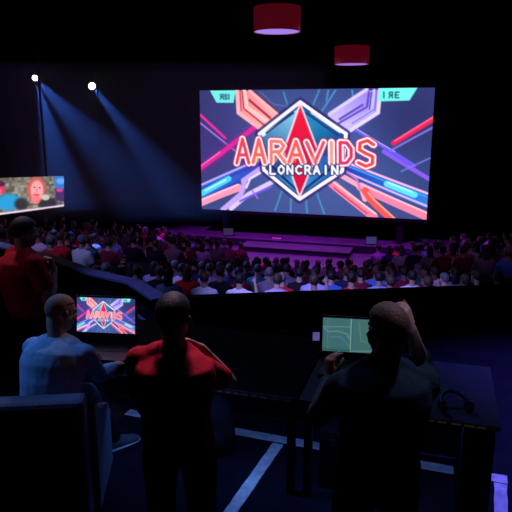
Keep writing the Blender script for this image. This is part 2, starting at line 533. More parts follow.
GL = {  # letter strokes in a unit box, y down
    'A': [[(0, 1), (0.5, 0), (1, 1)], [(0.22, 0.66), (0.78, 0.66)]],
    'R': [[(0.08, 1), (0.08, 0), (0.7, 0.02), (0.92, 0.22), (0.7, 0.48), (0.1, 0.52)], [(0.5, 0.52), (1, 1)]],
    'V': [[(0, 0), (0.5, 1), (1, 0)]],
    'I': [[(0.5, 0), (0.5, 1)]],
    'D': [[(0.1, 0), (0.1, 1), (0.6, 0.98), (0.95, 0.7), (0.95, 0.3), (0.6, 0.02), (0.1, 0)]],
    'S': [[(0.95, 0.16), (0.6, 0.0), (0.15, 0.1), (0.12, 0.36), (0.5, 0.5), (0.9, 0.62), (0.88, 0.9), (0.5, 1.0), (0.05, 0.86)]],
    'L': [[(0.1, 0), (0.1, 1), (0.95, 1)]],
    'O': [[(0.5, 0), (0.05, 0.3), (0.05, 0.7), (0.5, 1), (0.95, 0.7), (0.95, 0.3), (0.5, 0)]],
    'N': [[(0.05, 1), (0.05, 0), (0.95, 1), (0.95, 0)]],
    'C': [[(0.95, 0.15), (0.5, 0), (0.05, 0.3), (0.05, 0.7), (0.5, 1), (0.95, 0.85)]],
    'E': [[(0.95, 0), (0.08, 0), (0.08, 1), (0.95, 1)], [(0.08, 0.5), (0.75, 0.5)]],
    'r': [[(0.95, 1), (0.95, 0), (0.2, 0.05), (0.1, 0.3), (0.3, 0.5), (0.95, 0.5)], [(0.5, 0.5), (0.05, 1)]],
}
def letter(p, ch, x0, y0, x1, y1, w, c, slant=0.0):
    for st_ in GL[ch]:
        p.line([(x0 + a * (x1 - x0), y0 + b * (y1 - y0)) for a, b in st_], w, c)

QUAD = [(200.5, 91), (434.5, 87), (427, 220), (201, 209)]
def title_art(w, h, soft=0.5):
    p = Paint(QUAD, w, h)
    p.soft = soft
    p.fill((50, 58, 112))
    p.blend(np.clip((p.v_ - 0.4) * 1.3, 0, 1) * 0.6, (62, 86, 138))
    p.ell(312, 150, 75, 62, (70, 96, 165), 0.8, 1.2)
    p.ell(215, 145, 30, 40, (62, 44, 118), 0.6, 1.4)
    p.ell(412, 118, 32, 30, (42, 44, 96), 0.7, 1.3)
    # thin teal rays
    for a, b in (((280, 211), (289, 186)), ((296.3, 212), (297, 190)), ((313, 213), (311, 190)), ((330, 214), (322, 190)),
                 ((342, 90), (326, 114)), ((326, 90), (319, 106)), ((335, 90), (333, 100)), ((358, 90), (359, 98)), ((290, 92), (294, 104))):
        p.line([a, b], 1.6, (70, 160, 205), 0.75)
    p.line([(266, 92), (280, 104), (296, 106)], 1.0, (110, 150, 200), 0.5)
    # left-hand magenta lines
    p.line([(201, 114.5), (228, 137)], 2.6, (226, 44, 152))
    p.line([(201, 122.5), (239, 150)], 1.6, (170, 110, 220))
    p.glow([(199, 168), (222, 153), (260, 126)], 4.5, (150, 30, 150), 0.7)
    p.line([(199, 168), (222, 153), (260, 126)], 4.6, (220, 36, 146))
    p.line([(199, 166), (222, 151)], 1.4, (250, 110, 190))
    # cyan beam, lower left
    p.poly([(200, 184), (266, 158), (272, 168), (200, 199)], (36, 110, 205), (60, 60, 190), (214, 180), (264, 164))
    p.line([(200, 184.5), (264, 158.5)], 2.0, (190, 170, 255))
    p.line([(200, 188), (266, 162)], 1.6, (40, 60, 170))
    p.line([(201, 193), (231, 178)], 6.0, (74, 205, 240))
    p.line([(205, 190), (228, 179)], 1.6, (180, 245, 255))
    p.line([(200, 199), (243, 180)], 2.2, (34, 70, 190))
    p.line([(200, 202.5), (222, 194), (242, 187)], 7.5, (252, 150, 178))
    p.line([(200, 200), (241, 184)], 1.4, (255, 205, 220))
    p.line([(224, 210), (244, 194), (248, 184), (247, 180), (268, 166)], 5.4, (190, 160, 250))
    p.line([(233, 209), (252, 194), (278, 181)], 4.6, (216, 196, 255))
    p.line([(250, 187), (254, 178), (272, 168)], 2.2, (230, 215, 255))
    p.line([(243, 201), (276, 186)], 2.2, (110, 90, 225))
    p.line([(256, 190), (262, 198)], 1.6, (150, 110, 235))
    # ribbon, upper left
    p.poly([(239, 91), (258, 91), (290, 118), (270, 132), (243, 113)], (232, 130, 140), (245, 178, 180), (240, 95), (280, 125))
    p.line([(241.5, 90), (242.5, 112), (269, 130)], 4.0, (252, 176, 180))
    p.line([(244.5, 92), (245.5, 110)], 1.2, (190, 60, 90))
    p.line([(249, 91), (251.5, 107), (278, 124)], 4.2, (250, 196, 192))
    p.line([(247, 92), (248.5, 108), (272, 126)], 1.5, (196, 44, 72))
    p.line([(254.5, 100), (276, 117)], 2.4, (176, 40, 62))
    p.line([(255, 91), (288, 117)], 3.0, (250, 180, 178))
    p.line([(258.5, 91), (291, 115)], 1.2, (120, 40, 90))
    # ribbon, upper right
    p.poly([(366, 91), (385, 89), (384, 112), (352, 133), (334, 114)], (150, 128, 222), (196, 180, 242), (370, 95), (350, 128))
    p.line([(372, 89), (336, 113)], 3.2, (206, 190, 245))
    p.line([(374, 92), (372, 106), (345, 122)], 2.0, (92, 64, 176))
    p.line([(379, 90), (376.5, 110), (350, 126)], 3.0, (190, 176, 248))
    p.line([(376.5, 92), (374.5, 108)], 1.4, (76, 70, 190))
    p.line([(368, 104), (346, 118)], 2.2, (84, 66, 180))
    p.line([(384.5, 89), (382.5, 111.5), (352, 132)], 3.6, (214, 200, 250))
    p.line([(381, 90), (379.5, 108), (358, 122)], 1.2, (110, 100, 225))
    # right-hand lines
    p.line([(362, 129), (400, 153), (416, 164)], 3.2, (104, 84, 240))
    p.line([(362, 127.5), (398, 150)], 1.0, (176, 166, 255))
    p.line([(397, 141.5), (434, 117)], 4.8, (226, 30, 84))
    p.line([(398, 139.5), (434, 115)], 1.2, (255, 110, 140))
    p.line([(394, 149), (434, 125)], 1.8, (120, 110, 214))
    p.line([(388, 150), (430, 178)], 4.2, (130, 84, 230))
    p.line([(404, 170), (431, 156)], 1.2, (110, 120, 220))
    # blue beam and pink bars, lower right
    p.poly([(350, 162), (428, 193), (428, 208), (346, 172)], (26, 64, 170), (40, 120, 205), (356, 168), (426, 200))
    p.line([(352, 161), (428, 192.5)], 2.2, (240, 176, 224))
    p.line([(354, 165), (427, 196)], 1.6, (60, 150, 230))
    p.line([(391, 183), (416, 194)], 6.4, (92, 212, 242))
    p.line([(392, 181.5), (414, 191)], 1.4, (190, 250, 255))
    p.line([(346, 168), (428, 206)], 2.0, (214, 170, 240))
    p.line([(366, 186), (428, 217)], 8.6, (244, 124, 156))
    p.line([(366, 183), (428, 213)], 1.6, (255, 190, 205))
    p.line([(340, 170), (366, 186), (370, 199)], 5.0, (250, 160, 178))
    p.line([(346, 166), (362, 178), (366, 190)], 2.0, (200, 110, 170))
    p.line([(336, 181), (378, 217)], 8.4, (246, 124, 146))
    p.line([(336, 178.5), (380, 214)], 1.8, (255, 196, 205))
    p.line([(340, 187), (372, 214)], 1.4, (190, 50, 80))
    p.line([(370, 190), (376, 200), (394, 219)], 7.0, (238, 82, 74))
    p.line([(373, 192), (379, 200), (398, 219)], 1.6, (255, 160, 140))
    # corner banners
    p.poly([(212, 91), (240, 90.5), (237.5, 102.5), (219, 102.5)], (112, 232, 226))
    p.poly([(384, 87), (420, 85), (411.5, 99.5), (382.5, 100.5)], (112, 232, 222))
    for ch, a, b in (('r', 223, 226.5), ('S', 227.8, 230.6), ('I', 231.6, 233.4)):
        letter(p, ch, a, 94.6, b, 99.2, 1.2, (30, 70, 110))
    for ch, a, b in (('I', 387, 389), ('r', 392.5, 396), ('E', 398.5, 402)):
        letter(p, ch, a, 91.5, b, 97, 1.3, (24, 84, 100))
    # emblem
    hexa = [(307, 101.5), (352, 132.5), (348, 170), (305.5, 199), (269, 169), (264.5, 133)]
    p.line(hexa + hexa[:1], 9.0, (40, 36, 100), 0.8)
    p.poly(hexa, (24, 70, 140))
    p.poly([(307, 106), (268, 134), (272, 158), (292, 150)], (130, 200, 232), (24, 78, 140), (300, 112), (272, 160))
    p.poly([(307, 106), (348, 135), (344, 158), (322, 150)], (30, 130, 180), (14, 40, 104), (318, 124), (346, 160))
    p.poly([(272, 158), (292, 152), (305.5, 194), (272, 168)], (24, 60, 128), (60, 160, 215), (276, 160), (300, 192))
    p.poly([(344, 158), (322, 152), (305.5, 194), (344, 169)], (22, 90, 170), (50, 140, 205), (340, 164), (312, 190))
    p.poly([(307, 108), (288, 122), (268, 136), (266.5, 133)], (222, 244, 252))
    p.line([(300, 112), (272, 132)], 2.0, (20, 44, 96))
    p.line([(313, 112), (344, 134)], 2.2, (24, 60, 120))
    p.line([(318, 112), (346, 131)], 1.3, (226, 232, 250))
    p.line([(276, 164), (303, 190)], 2.0, (14, 30, 84))
    p.line([(340, 165), (309, 190)], 2.2, (16, 34, 90))
    p.line(hexa + hexa[:1], 3.4, (250, 240, 250))
    dia = [(307, 103), (324.5, 150), (305.5, 196.5), (289.5, 150)]
    p.poly(dia, (232, 24, 62), (206, 10, 48), (298, 110), (316, 190))
    p.line(dia + dia[:1], 1.7, (250, 210, 225))
    # wide title
    word = [('A', 240, 253, 138, 162), ('A', 257.5, 270, 138.5, 161.5), ('R', 275.5, 291, 140, 161), ('A', 295, 309.5, 140, 161),
            ('V', 313, 330, 141, 161), ('I', 334.5, 341, 141, 161.5), ('D', 345, 357.5, 141, 162), ('S', 363, 379, 139, 165)]
    for w_, c in ((8.6, (150, 24, 92)), (6.8, (255, 236, 240))):
        for ch, a, b, y0, y1 in word:
            letter(p, ch, a, y0, b, y1, w_, c)
    for i, (ch, a, b, y0, y1) in enumerate(word):
        letter(p, ch, a, y0, b, y1, 3.3, [(226, 58, 84), (236, 92, 84), (232, 120, 110), (240, 90, 84), (222, 70, 92), (216, 150, 130), (206, 44, 84), (228, 60, 60)][i])
    for ch, a, b, y0, y1 in word[1:5]:
        p.ell((a + b) / 2 - 2, y1 - 3, 2.2, 3.0, (250, 200, 130), 0.5, 0.8)
    # second line
    for w_, c in ((4.2, (22, 20, 74)), (2.2, (240, 244, 255))):
        for i, ch in enumerate('LONCRAIN'):
            x = 275 + i * 9.0
            letter(p, ch, x, 164.6, x + 5.8, 173, w_, c)
    return lin(np.clip(p.C, 0, 255))

def side_art(w, h):
    p = Paint([(0, 178), (64, 176), (64, 206.5), (0, 215)], w, h)
    p.soft = 0.6
    rng = np.random.RandomState(3)
    g = rng.rand(14, 30)
    yi, xi = np.clip((p.v_ * 13).astype(int), 0, 13), np.clip((p.u * 29).astype(int), 0, 29)
    p.fill((116, 112, 100))
    p.C += (g[yi, xi] - 0.5)[..., None] * 70
    p.poly([(-2, 176), (11, 177), (16, 188), (6, 206), (-2, 216)], (38, 130, 190))
    p.ell(3, 183, 6, 4, (120, 215, 235), 0.8, 0.6)
    p.ell(20, 201, 9, 8, (40, 150, 205), 1, 0.5)
    p.line([(0, 205), (9, 195), (12, 186)], 4, (190, 60, 160))
    p.line([(0, 207), (7, 199)], 2, (240, 130, 190))
    p.ell(12.5, 188, 4.4, 5.8, (222, 50, 92), 1, 0.4)
    p.ell(14, 183, 3.6, 2.6, (70, 24, 60), 0.9, 0.5)
    p.ell(13, 190, 1.9, 2.4, (240, 120, 130), 0.9, 0.5)
    p.ell(29, 203, 5, 6, (50, 48, 50), 1, 0.5)
    p.ell(50, 203, 8, 6, (44, 42, 50), 1, 0.5)
    p.ell(40.5, 189, 7.4, 12.5, (196, 92, 84), 1, 0.25)
    p.ell(41, 190, 5.0, 9.6, (246, 160, 166), 1, 0.3)
    p.ell(40, 198, 3.6, 5.6, (240, 120, 128), 0.9, 0.4)
    for x, y in ((39, 187), (43.2, 187.4)):
        p.ell(x, y, 0.9, 0.7, (120, 50, 60), 1, 0.5)
    p.line([(41, 188), (40.6, 191)], 0.7, (200, 100, 110))
    p.line([(39.2, 194.3), (42.4, 194.6)], 0.9, (170, 40, 60))
    p.ell(48, 197, 3.4, 3.0, (200, 200, 190), 0.9, 0.5)
    p.poly([(55, 176), (65, 176), (65, 190), (56, 189)], (50, 110, 190))
    p.ell(61, 181, 4, 3, (90, 170, 230), 0.9, 0.6)
    p.poly([(56, 188), (65, 189), (65, 202), (57, 200)], (70, 40, 100))
    p.ell(60, 190, 3, 1.6, (225, 70, 130), 0.9, 0.6)
    p.line([(-1, 213.8), (14, 212), (34, 209.4), (64, 205.4)], 1.8, (225, 200, 225))
    return lin(np.clip(p.C, 0, 255))

def chart_art(w, h):
    p = Paint([(0, 0), (100, 0), (100, 62), (0, 62)], w, h)
    p.soft = 0.7
    p.fill((88, 148, 152))
    p.blend(np.clip((p.u - 0.5) * 3, 0, 1) * 0.35, (120, 156, 132))
    p.blend(np.clip(p.v_, 0, 1) * 0.2, (60, 120, 130))
    p.line([(47, 0), (47, 62)], 1.6, (180, 225, 215))
    p.line([(48.5, 6), (48.5, 58)], 1.0, (60, 110, 110))
    p.line([(0, 17), (46, 15)], 1.0, (150, 210, 205))
    p.line([(2, 19), (10, 26), (24, 24), (40, 28), (46, 38)], 1.2, (160, 215, 205))
    p.line([(8, 2), (9, 60)], 0.9, (110, 180, 180))
    p.line([(12, 36), (30, 34), (44, 50)], 0.9, (130, 190, 190))
    p.line([(50, 60), (98, 57)], 1.2, (150, 210, 190))
    p.line([(60, 6), (64, 40), (80, 44), (96, 20)], 0.9, (140, 190, 160))
    p.line([(0, 59), (46, 59)], 1.6, (50, 96, 100))
    return lin(np.clip(p.C, 0, 255))

def picture(name, art, material, parent, tl, tr, br, bl, n):
    """a flat display showing ART, corners in the parent's space, facing n"""
    h, w = art.shape[:2]
    u, v = np.meshgrid(np.linspace(0, 1, w), np.linspace(0, 1, h))
    U, W = u[..., None], v[..., None]
    tl, tr, br, bl = [np.array(q, float) for q in (tl, tr, br, bl)]
    p = ((tl * (1 - U) + tr * U) * (1 - W) + (bl * (1 - U) + br * U) * W).reshape(-1, 3)
    i = np.arange(h * w).reshape(h, w)
    f = np.stack([i[:-1, :-1], i[1:, :-1], i[1:, 1:], i[:-1, 1:]], -1).reshape(-1, 4)
    me = bpy.data.meshes.new(name)
    me.from_pydata(p.tolist(), [], f.tolist())
    ca = me.color_attributes.new('picture', 'FLOAT_COLOR', 'POINT')
    rgba = np.concatenate([art.reshape(-1, 3), np.ones((h * w, 1))], 1).astype(np.float32)
    ca.data.foreach_set('color', rgba.ravel())
    me.update()
    return link(name, me, material, parent)

# big screen over the stage
SX0, SX1, SZ0, SZ1, SY = -9.55, -0.39, -1.37, 3.465, 23.42
big = empty('projection_screen', ((SX0 + SX1) / 2, SY, SZ0), 0, 'huge bright stage screen showing a red diamond emblem and wide lettered title', 'screen')
hw, hh = (SX1 - SX0) / 2, SZ1 - SZ0
ART = title_art(300, 168)
picture('display', ART, M['pic'], big, (-hw, 0, hh), (hw, 0, hh), (hw, 0, 0), (-hw, 0, 0), None)
fr_ = MB()
for lo, hi in (((-hw - .12, -0.03, -.12), (-hw, .14, hh + .12)), ((hw, -.03, -.12), (hw + .12, .14, hh + .12)), ((-hw, -.03, -.12), (hw, .14, 0)), ((-hw, -.03, hh), (hw, .14, hh + .12))):
    fr_.box(lo, hi)
fr_.box((-hw, 0.02, 0), (hw, 0.14, hh))
fr_.build('frame', M['black_metal'], big)
for s in (-1, 1):
    MB().rod((s * 3.2, 0.08, hh + 0.1), (s * 3.2, 0.08, 9.0 - SZ0), 0.03).build('hanging_cable', M['black_metal'], big)
for s in (-1, 1):
    MB().box((s * 3.6 - .12, 0.16, -1.05), (s * 3.6 + .12, 0.4, 0.3)).build('support', M['black_metal'], big)

# side screen under the ceiling
a, b = P(64, 176, d=15.0), P(64, 206.5, d=15.0)
c, d_ = P(-22, 178.7, d=12.2), P(-22, 218, d=12.2)
side = empty('side_screen', ((a + c) / 2).xy.to_3d() + V((0, 0, (b.z + d_.z) / 2)), 0, 'bright side screen showing two faces, hung over the stalls', 'screen')
zt, zb = (a.z + c.z) / 2, (b.z + d_.z) / 2
A_, B_, C_, D_ = [rel(side, q) for q in (c, a, b, d_)]
picture('display', side_art(130, 56), M['pic_side'], side, A_, B_, C_, D_, None)
n = (B_ - A_).cross(V((0, 0, 1))).normalized()
if n.dot(rel(side, (0, 0, 1.0))) < 0:
    n = -n
mb = MB()
back = [q - n * 0.02 for q in (A_, B_, C_, D_)]
far = [q - n * 0.15 for q in (A_, B_, C_, D_)]
mb.add(back + far, [(0, 1, 2, 3), (7, 6, 5, 4), (0, 4, 5, 1), (1, 5, 6, 2), (2, 6, 7, 3), (3, 7, 4, 0)])
mb.build('casing', M['black_metal'], side)
for t in (0.2, 0.8):
    q = A_.lerp(B_, t) - n * 0.08
    MB().rod(q - V((0, 0, 0.1)), (q.x, q.y, 9.0 - side.location.z), 0.03).build('hanging_pole', M['black_metal'], side)

# drape that cuts off the view on the left
mb = MB()
p0, p1 = P(-60, 150, d=17.6).xy, P(32, 150, d=17.2).xy
N = 40
vs, fs = [], []
nrm = V((-(p1 - p0).y, (p1 - p0).x)).normalized()
for i in range(N + 1):
    q = p0.lerp(p1, i / N)
    off = nrm * (0.07 * math.sin(i * 1.9))
    for z in (-2.9, 9.0):
        vs += [(q.x + off.x, q.y + off.y, z), (q.x + off.x + nrm.x * .03, q.y + off.y + nrm.y * .03, z)]
for i in range(N):
    b = i * 4
    fs += [(b, b + 4, b + 6, b + 2), (b + 1, b + 3, b + 7, b + 5), (b, b + 1, b + 5, b + 4), (b + 2, b + 6, b + 7, b + 3)]
fs += [(0, 2, 3, 1), (N * 4, N * 4 + 1, N * 4 + 3, N * 4 + 2)]
mb.add(vs, fs)
tag(mb.build('side_curtain', M['drape'], None, True), 'pleated black curtain hanging beside the blue spotlights', 'curtain')

# ------------------------------------------------------------------ lamps overhead
def pendant(loc, label):
    o = empty('pendant_lamp', loc, 0, label, 'lamp', 'red drum pendant lamps')
    r, h = 0.625, 0.62
    mb = MB()
    n = 48
    vs, fs = [], []
    for i in range(n):
        a = 2 * math.pi * i / n
        for rr, z in ((r, 0), (r, h), (r - .02, h), (r - .02, 0)):
            vs.append((rr * math.cos(a), rr * math.sin(a), z))
    for i in range(n):
        b, c = i * 4, ((i + 1) % n) * 4
        for k in range(4):
            fs.append((b + k, c + k, c + (k + 1) % 4, b + (k + 1) % 4))
    mb.add(vs, fs)
    mb.build('shade', M['drum'], o, True)
    MB().loft([((0, 0, 0.012), (1, 0, 0), (0, 1, 0), r - .022, r - .022), ((0, 0, 0.03), (1, 0, 0), (0, 1, 0), r - .022, r - .022)], 48).build('diffuser', M['diffuser'], o)
    MB().rod((0, 0, 0.03), (0, 0, 8.9 - loc[2]), 0.015).build('hanging_rod', M['black_metal'], o)
    MB().loft([((0, 0, 8.92 - loc[2]), (1, 0, 0), (0, 1, 0), .08, .08), ((0, 0, 9.0 - loc[2]), (1, 0, 0), (0, 1, 0), .06, .06)]).build('ceiling_rose', M['black_metal'], o)
q = P(277, 32, d=17)
pendant(q, 'larger nearer red drum pendant lamp with lavender diffuser above the big screen')
q = P(351.5, 64.5, d=24)
q = P(351.5, 64.5, d=22.9)
pendant(q, 'smaller further red drum pendant lamp just over the top of the big screen')

LP = [P(35, 78, d=15.3), P(92, 86, d=15.3)]
pipe0, pipe1 = P(-60, 66, d=15.5), P(170, 80, d=15.5)
pipe0.z = pipe1.z = max(LP[0].z, LP[1].z) + 0.36
o = empty('lighting_pipe', pipe0, math.atan2((pipe1 - pipe0).y, (pipe1 - pipe0).x), 'black horizontal pipe carrying the two bright spotlights', 'lighting bar')
Lp = (pipe1 - pipe0).length
MB().rod((0, 0, 0), (Lp, 0, 0), 0.03).build('bar', M['black_metal'], o)
for t in (0.15, 0.85):
    MB().rod((Lp * t, 0, 0), (Lp * t, 0, 9.0 - pipe0.z), 0.02).build('hanging_rod', M['black_metal'], o)
aims = [P(120, 170, d=13.8), P(175, 190, d=14.0)]
labels = ['bright spotlight nearest the black side curtain, throwing a blue beam', 'bright spotlight further from the side curtain, throwing a blue beam over the crowd']
for k in range(2):
    lp, tg = LP[k], aims[k]
    o = empty('spotlight', lp, 0, labels[k], 'spotlight', 'spotlights on the side pipe')
    view = (V((0, 0, CZ)) - lp).normalized()
    d = ((tg - lp).normalized() * 0.55 + view * 0.85).normalized()   # lens partly faces the control position
    MB().cap(d * -0.34, d * -0.17, 0.085, 0.10).build('body', M['black_metal'], o, True)
    MB().rod(d * -0.14, d * -0.005, 0.105, 20).build('bezel', M['black_metal'], o)
    MB().rod(d * -0.004, d * 0.004, 0.066 + 0.018 * k, 20).build('lens', M['lens'], o)
    s = d.cross(V((0, 0, 1))).normalized()
    yk = MB()
    for sg in (-1, 1):
        yk.rod(d * -0.18 + s * (0.115 * sg), d * -0.18 + s * (0.115 * sg) + V((0, 0, pipe0.z - lp.z - 0.06)), 0.012)
    yk.rod(d * -0.18 + s * 0.125 + V((0, 0, pipe0.z - lp.z - 0.06)), d * -0.18 - s * 0.125 + V((0, 0, pipe0.z - lp.z - 0.06)), 0.012)
    yk.rod(d * -0.18 + V((0, 0, pipe0.z - lp.z - 0.06)), d * -0.18 + V((0, 0, pipe0.z - lp.z + 0.02)), 0.02)
    yk.build('yoke', M['black_metal'], o)
    spot(lp + d * 0.02, tg, (0.06, 0.22, 1.0), [1700, 2000][k], [24, 20][k], 0.9, 0.04)
spot(LP[0] + V((0.05, 0.0, -0.12)), P(75, 230, d=14.6), (0.05, 0.22, 1.0), 2600, 27, 0.8, 0.04)

hz = bpy.data.materials.new('light_haze')
n, l = nodes(hz)
n.remove(n['Principled BSDF'])
vs_ = n.new('ShaderNodeVolumeScatter')
vs_.inputs['Density'].default_value = 0.038
vs_.inputs['Anisotropy'].default_value = 0.2
vs_.inputs['Color'].default_value = (0.8, 0.85, 1, 1)
l.new(vs_.outputs[0], n['Material Output'].inputs['Volume'])
q0 = P(150, 180, d=14.4)
hb = MB().box((-3.6, -1.7, -0.75), (4.2, 1.9, 2.6)).build('haze', hz)
hb.location, hb.rotation_euler = q0, (0, 0, YAW)
tag(hb, 'thin blue-lit haze hanging in the spotlight beams', 'haze', kind='stuff')

# ------------------------------------------------------------------ people
def frame_of(fwd, up=(0, 0, 1)):
    """3x3 with columns right, forward, up"""
    f = V(fwd).normalized()
    r = f.cross(V(up)).normalized()
    u = r.cross(f)
    return Matrix((r, f, u)).transposed()

def hand(mb, wrist, along, backn, thumb, curl, lod=1.0):
    """palm, four bent fingers and a thumb; THUMB is the side it leaves on (+1: along x backn)"""
    y = V(along).normalized()
    z = V(backn)
    z = (z - y * z.dot(y)).normalized()
    x = y.cross(z) * thumb
    w = V(wrist)
    mb.loft([(w - y * 0.01, x, z, 0.027, 0.019), (w + y * 0.02, x, z, 0.031, 0.019), (w + y * 0.055, x, z, 0.040, 0.016), (w + y * 0.088, x, z, 0.040, 0.012), (w + y * 0.095, x, z, 0.034, 0.008)], 14)
    for bx, L, c in ((0.031, 0.072, curl[0]), (0.0105, 0.081, curl[1]), (-0.0105, 0.075, curl[2]), (-0.031, 0.058, curl[3])):
        p = w + y * (0.086 - abs(bx - 0.008) * 0.2) + x * bx
        ang = 0.0
        sp = bx * 2.2
        for frac, r0, r1, bend in ((0.45, 0.0092, 0.0085, 0.8), (0.31, 0.0084, 0.0078, 1.1), (0.24, 0.0078, 0.0066, 0.7)):
            ang += R(c) * bend
            d = y * math.cos(ang) - z * math.sin(ang) + x * (sp * math.cos(ang))
            q = p + d.normalized() * (L * frac)
            mb.cap(p, q, r0, r1, 8)
            p = q
    p = w + y * 0.018 + x * 0.026
    for d, L, r0, r1 in ((x * 0.75 + y * 0.75 - z * 0.25, 0.042, 0.014, 0.011), (x * 0.35 + y * 0.95 - z * 0.3, 0.034, 0.0108, 0.0095), (x * 0.05 + y * 1.0 - z * 0.4, 0.026, 0.0095, 0.0075)):
        q = p + d.normalized() * L
        mb.cap(p, q, r0, r1, 8)
        p = q

def head_shape(mb, hc, H):
    c = V(hc)
    g = lambda x, y, z: c + H @ V((x, y, z))
    mb.ell(g(0, -0.012, 0.032), (0.071, 0.096, 0.086), H)
    mb.ell(g(0, 0.022, -0.035), (0.060, 0.068, 0.075), H)
    mb.ell(g(0, 0.048, -0.085), (0.036, 0.036, 0.028), H)       # chin
    mb.cap(g(0, 0.083, 0.012), g(0, 0.108, -0.022), 0.009, 0.013, 10)   # nose
    mb.ell(g(0, 0.096, -0.028), (0.017, 0.012, 0.009), H)
    mb.cap(g(-0.035, 0.078, 0.026), g(0.035, 0.078, 0.026), 0.012, 0.012, 10)   # brow
    mb.ell(g(0, 0.083, -0.054), (0.024, 0.010, 0.007), H)       # lips
    mb.ell(g(0, 0.082, -0.064), (0.020, 0.010, 0.007), H)
    for s in (-1, 1):
        mb.ell(g(s * 0.036, 0.068, -0.018), (0.022, 0.018, 0.018), H)   # cheek
        E = H @ Matrix.Rotation(R(-18 * s), 3, 'Z')
        mb.ell(g(s * 0.079, -0.010, -0.004), (0.009, 0.019, 0.031), E)  # ear
        mb.ell(g(s * 0.076, 0.000, -0.030), (0.008, 0.010, 0.012), E)

def hair_cap(name, hc, H, material, parent, thick, line, back=-0.5, nape=True, puff=0.0):
    """cropped hair following the skull; LINE the hairline at the forehead"""
    n, m = 40, 28
    vs, keep = [], {}
    base = V(hc) + H @ V((0, -0.012, 0.032))
    for j in range(m + 1):
        ph = math.pi * j / m
        for i in range(n):
            th = 2 * math.pi * i / n
            d = V((math.sin(ph) * math.cos(th), math.sin(ph) * math.sin(th), math.cos(ph)))
            k = 1 + puff * max(0, d.z)
            rr = 1 + 0.02 * noise.noise(d * 9)
            lim = line if d.y > 0.25 else (line + (back - line) * min(1, (0.25 - d.y) / 0.7))
            keep[(j, i)] = d.z > lim
            vs.append((d, k * rr))
    used, idx, fs = {}, [], []
    def vid(j, i, out):
        key = (j, i % n, out)
        if key not in used:
            d, k = vs[j * n + i % n]
            t = thick if out else -0.006
            used[key] = len(idx)
            idx.append(base + H @ V((d.x * (0.071 + t) * k, d.y * (0.096 + t) * k, d.z * (0.086 + t) * k)))
        return used[key]
    ok = lambda j, i: 0 <= j < m and all(keep[(jj, ii % n)] for jj in (j, j + 1) for ii in (i, i + 1))
    for j in range(m):
        for i in range(n):
            if not ok(j, i):
                continue
            q = [(j, i), (j + 1, i), (j + 1, i + 1), (j, i + 1)]
            fs.append([vid(a, b, 1) for a, b in q])
            fs.append([vid(a, b, 0) for a, b in reversed(q)])
            for (a, b), (a2, b2), (dj, di) in ((q[0], q[1], (0, -1)), (q[1], q[2], (1, 0)), (q[2], q[3], (0, 1)), (q[3], q[0], (-1, 0))):
                if not ok(j + dj, (i + di) % n) and not (j + dj < 0):
                    fs.append([vid(a2, b2, 1), vid(a, b, 1), vid(a, b, 0), vid(a2, b2, 0)])
    mb = MB()
    mb.v, mb.f = idx, [tuple(f) for f in fs]
    o = mb.build(name, material, parent, True)
    return o

SECT = [(-0.10, .095, .085), (0.0, .160, .112), (0.14, .168, .120), (0.34, .150, .108), (0.55, .160, .116), (0.75, .176, .120), (0.88, .160, .100), (0.96, .105, .075), (1.0, .062, .060)]

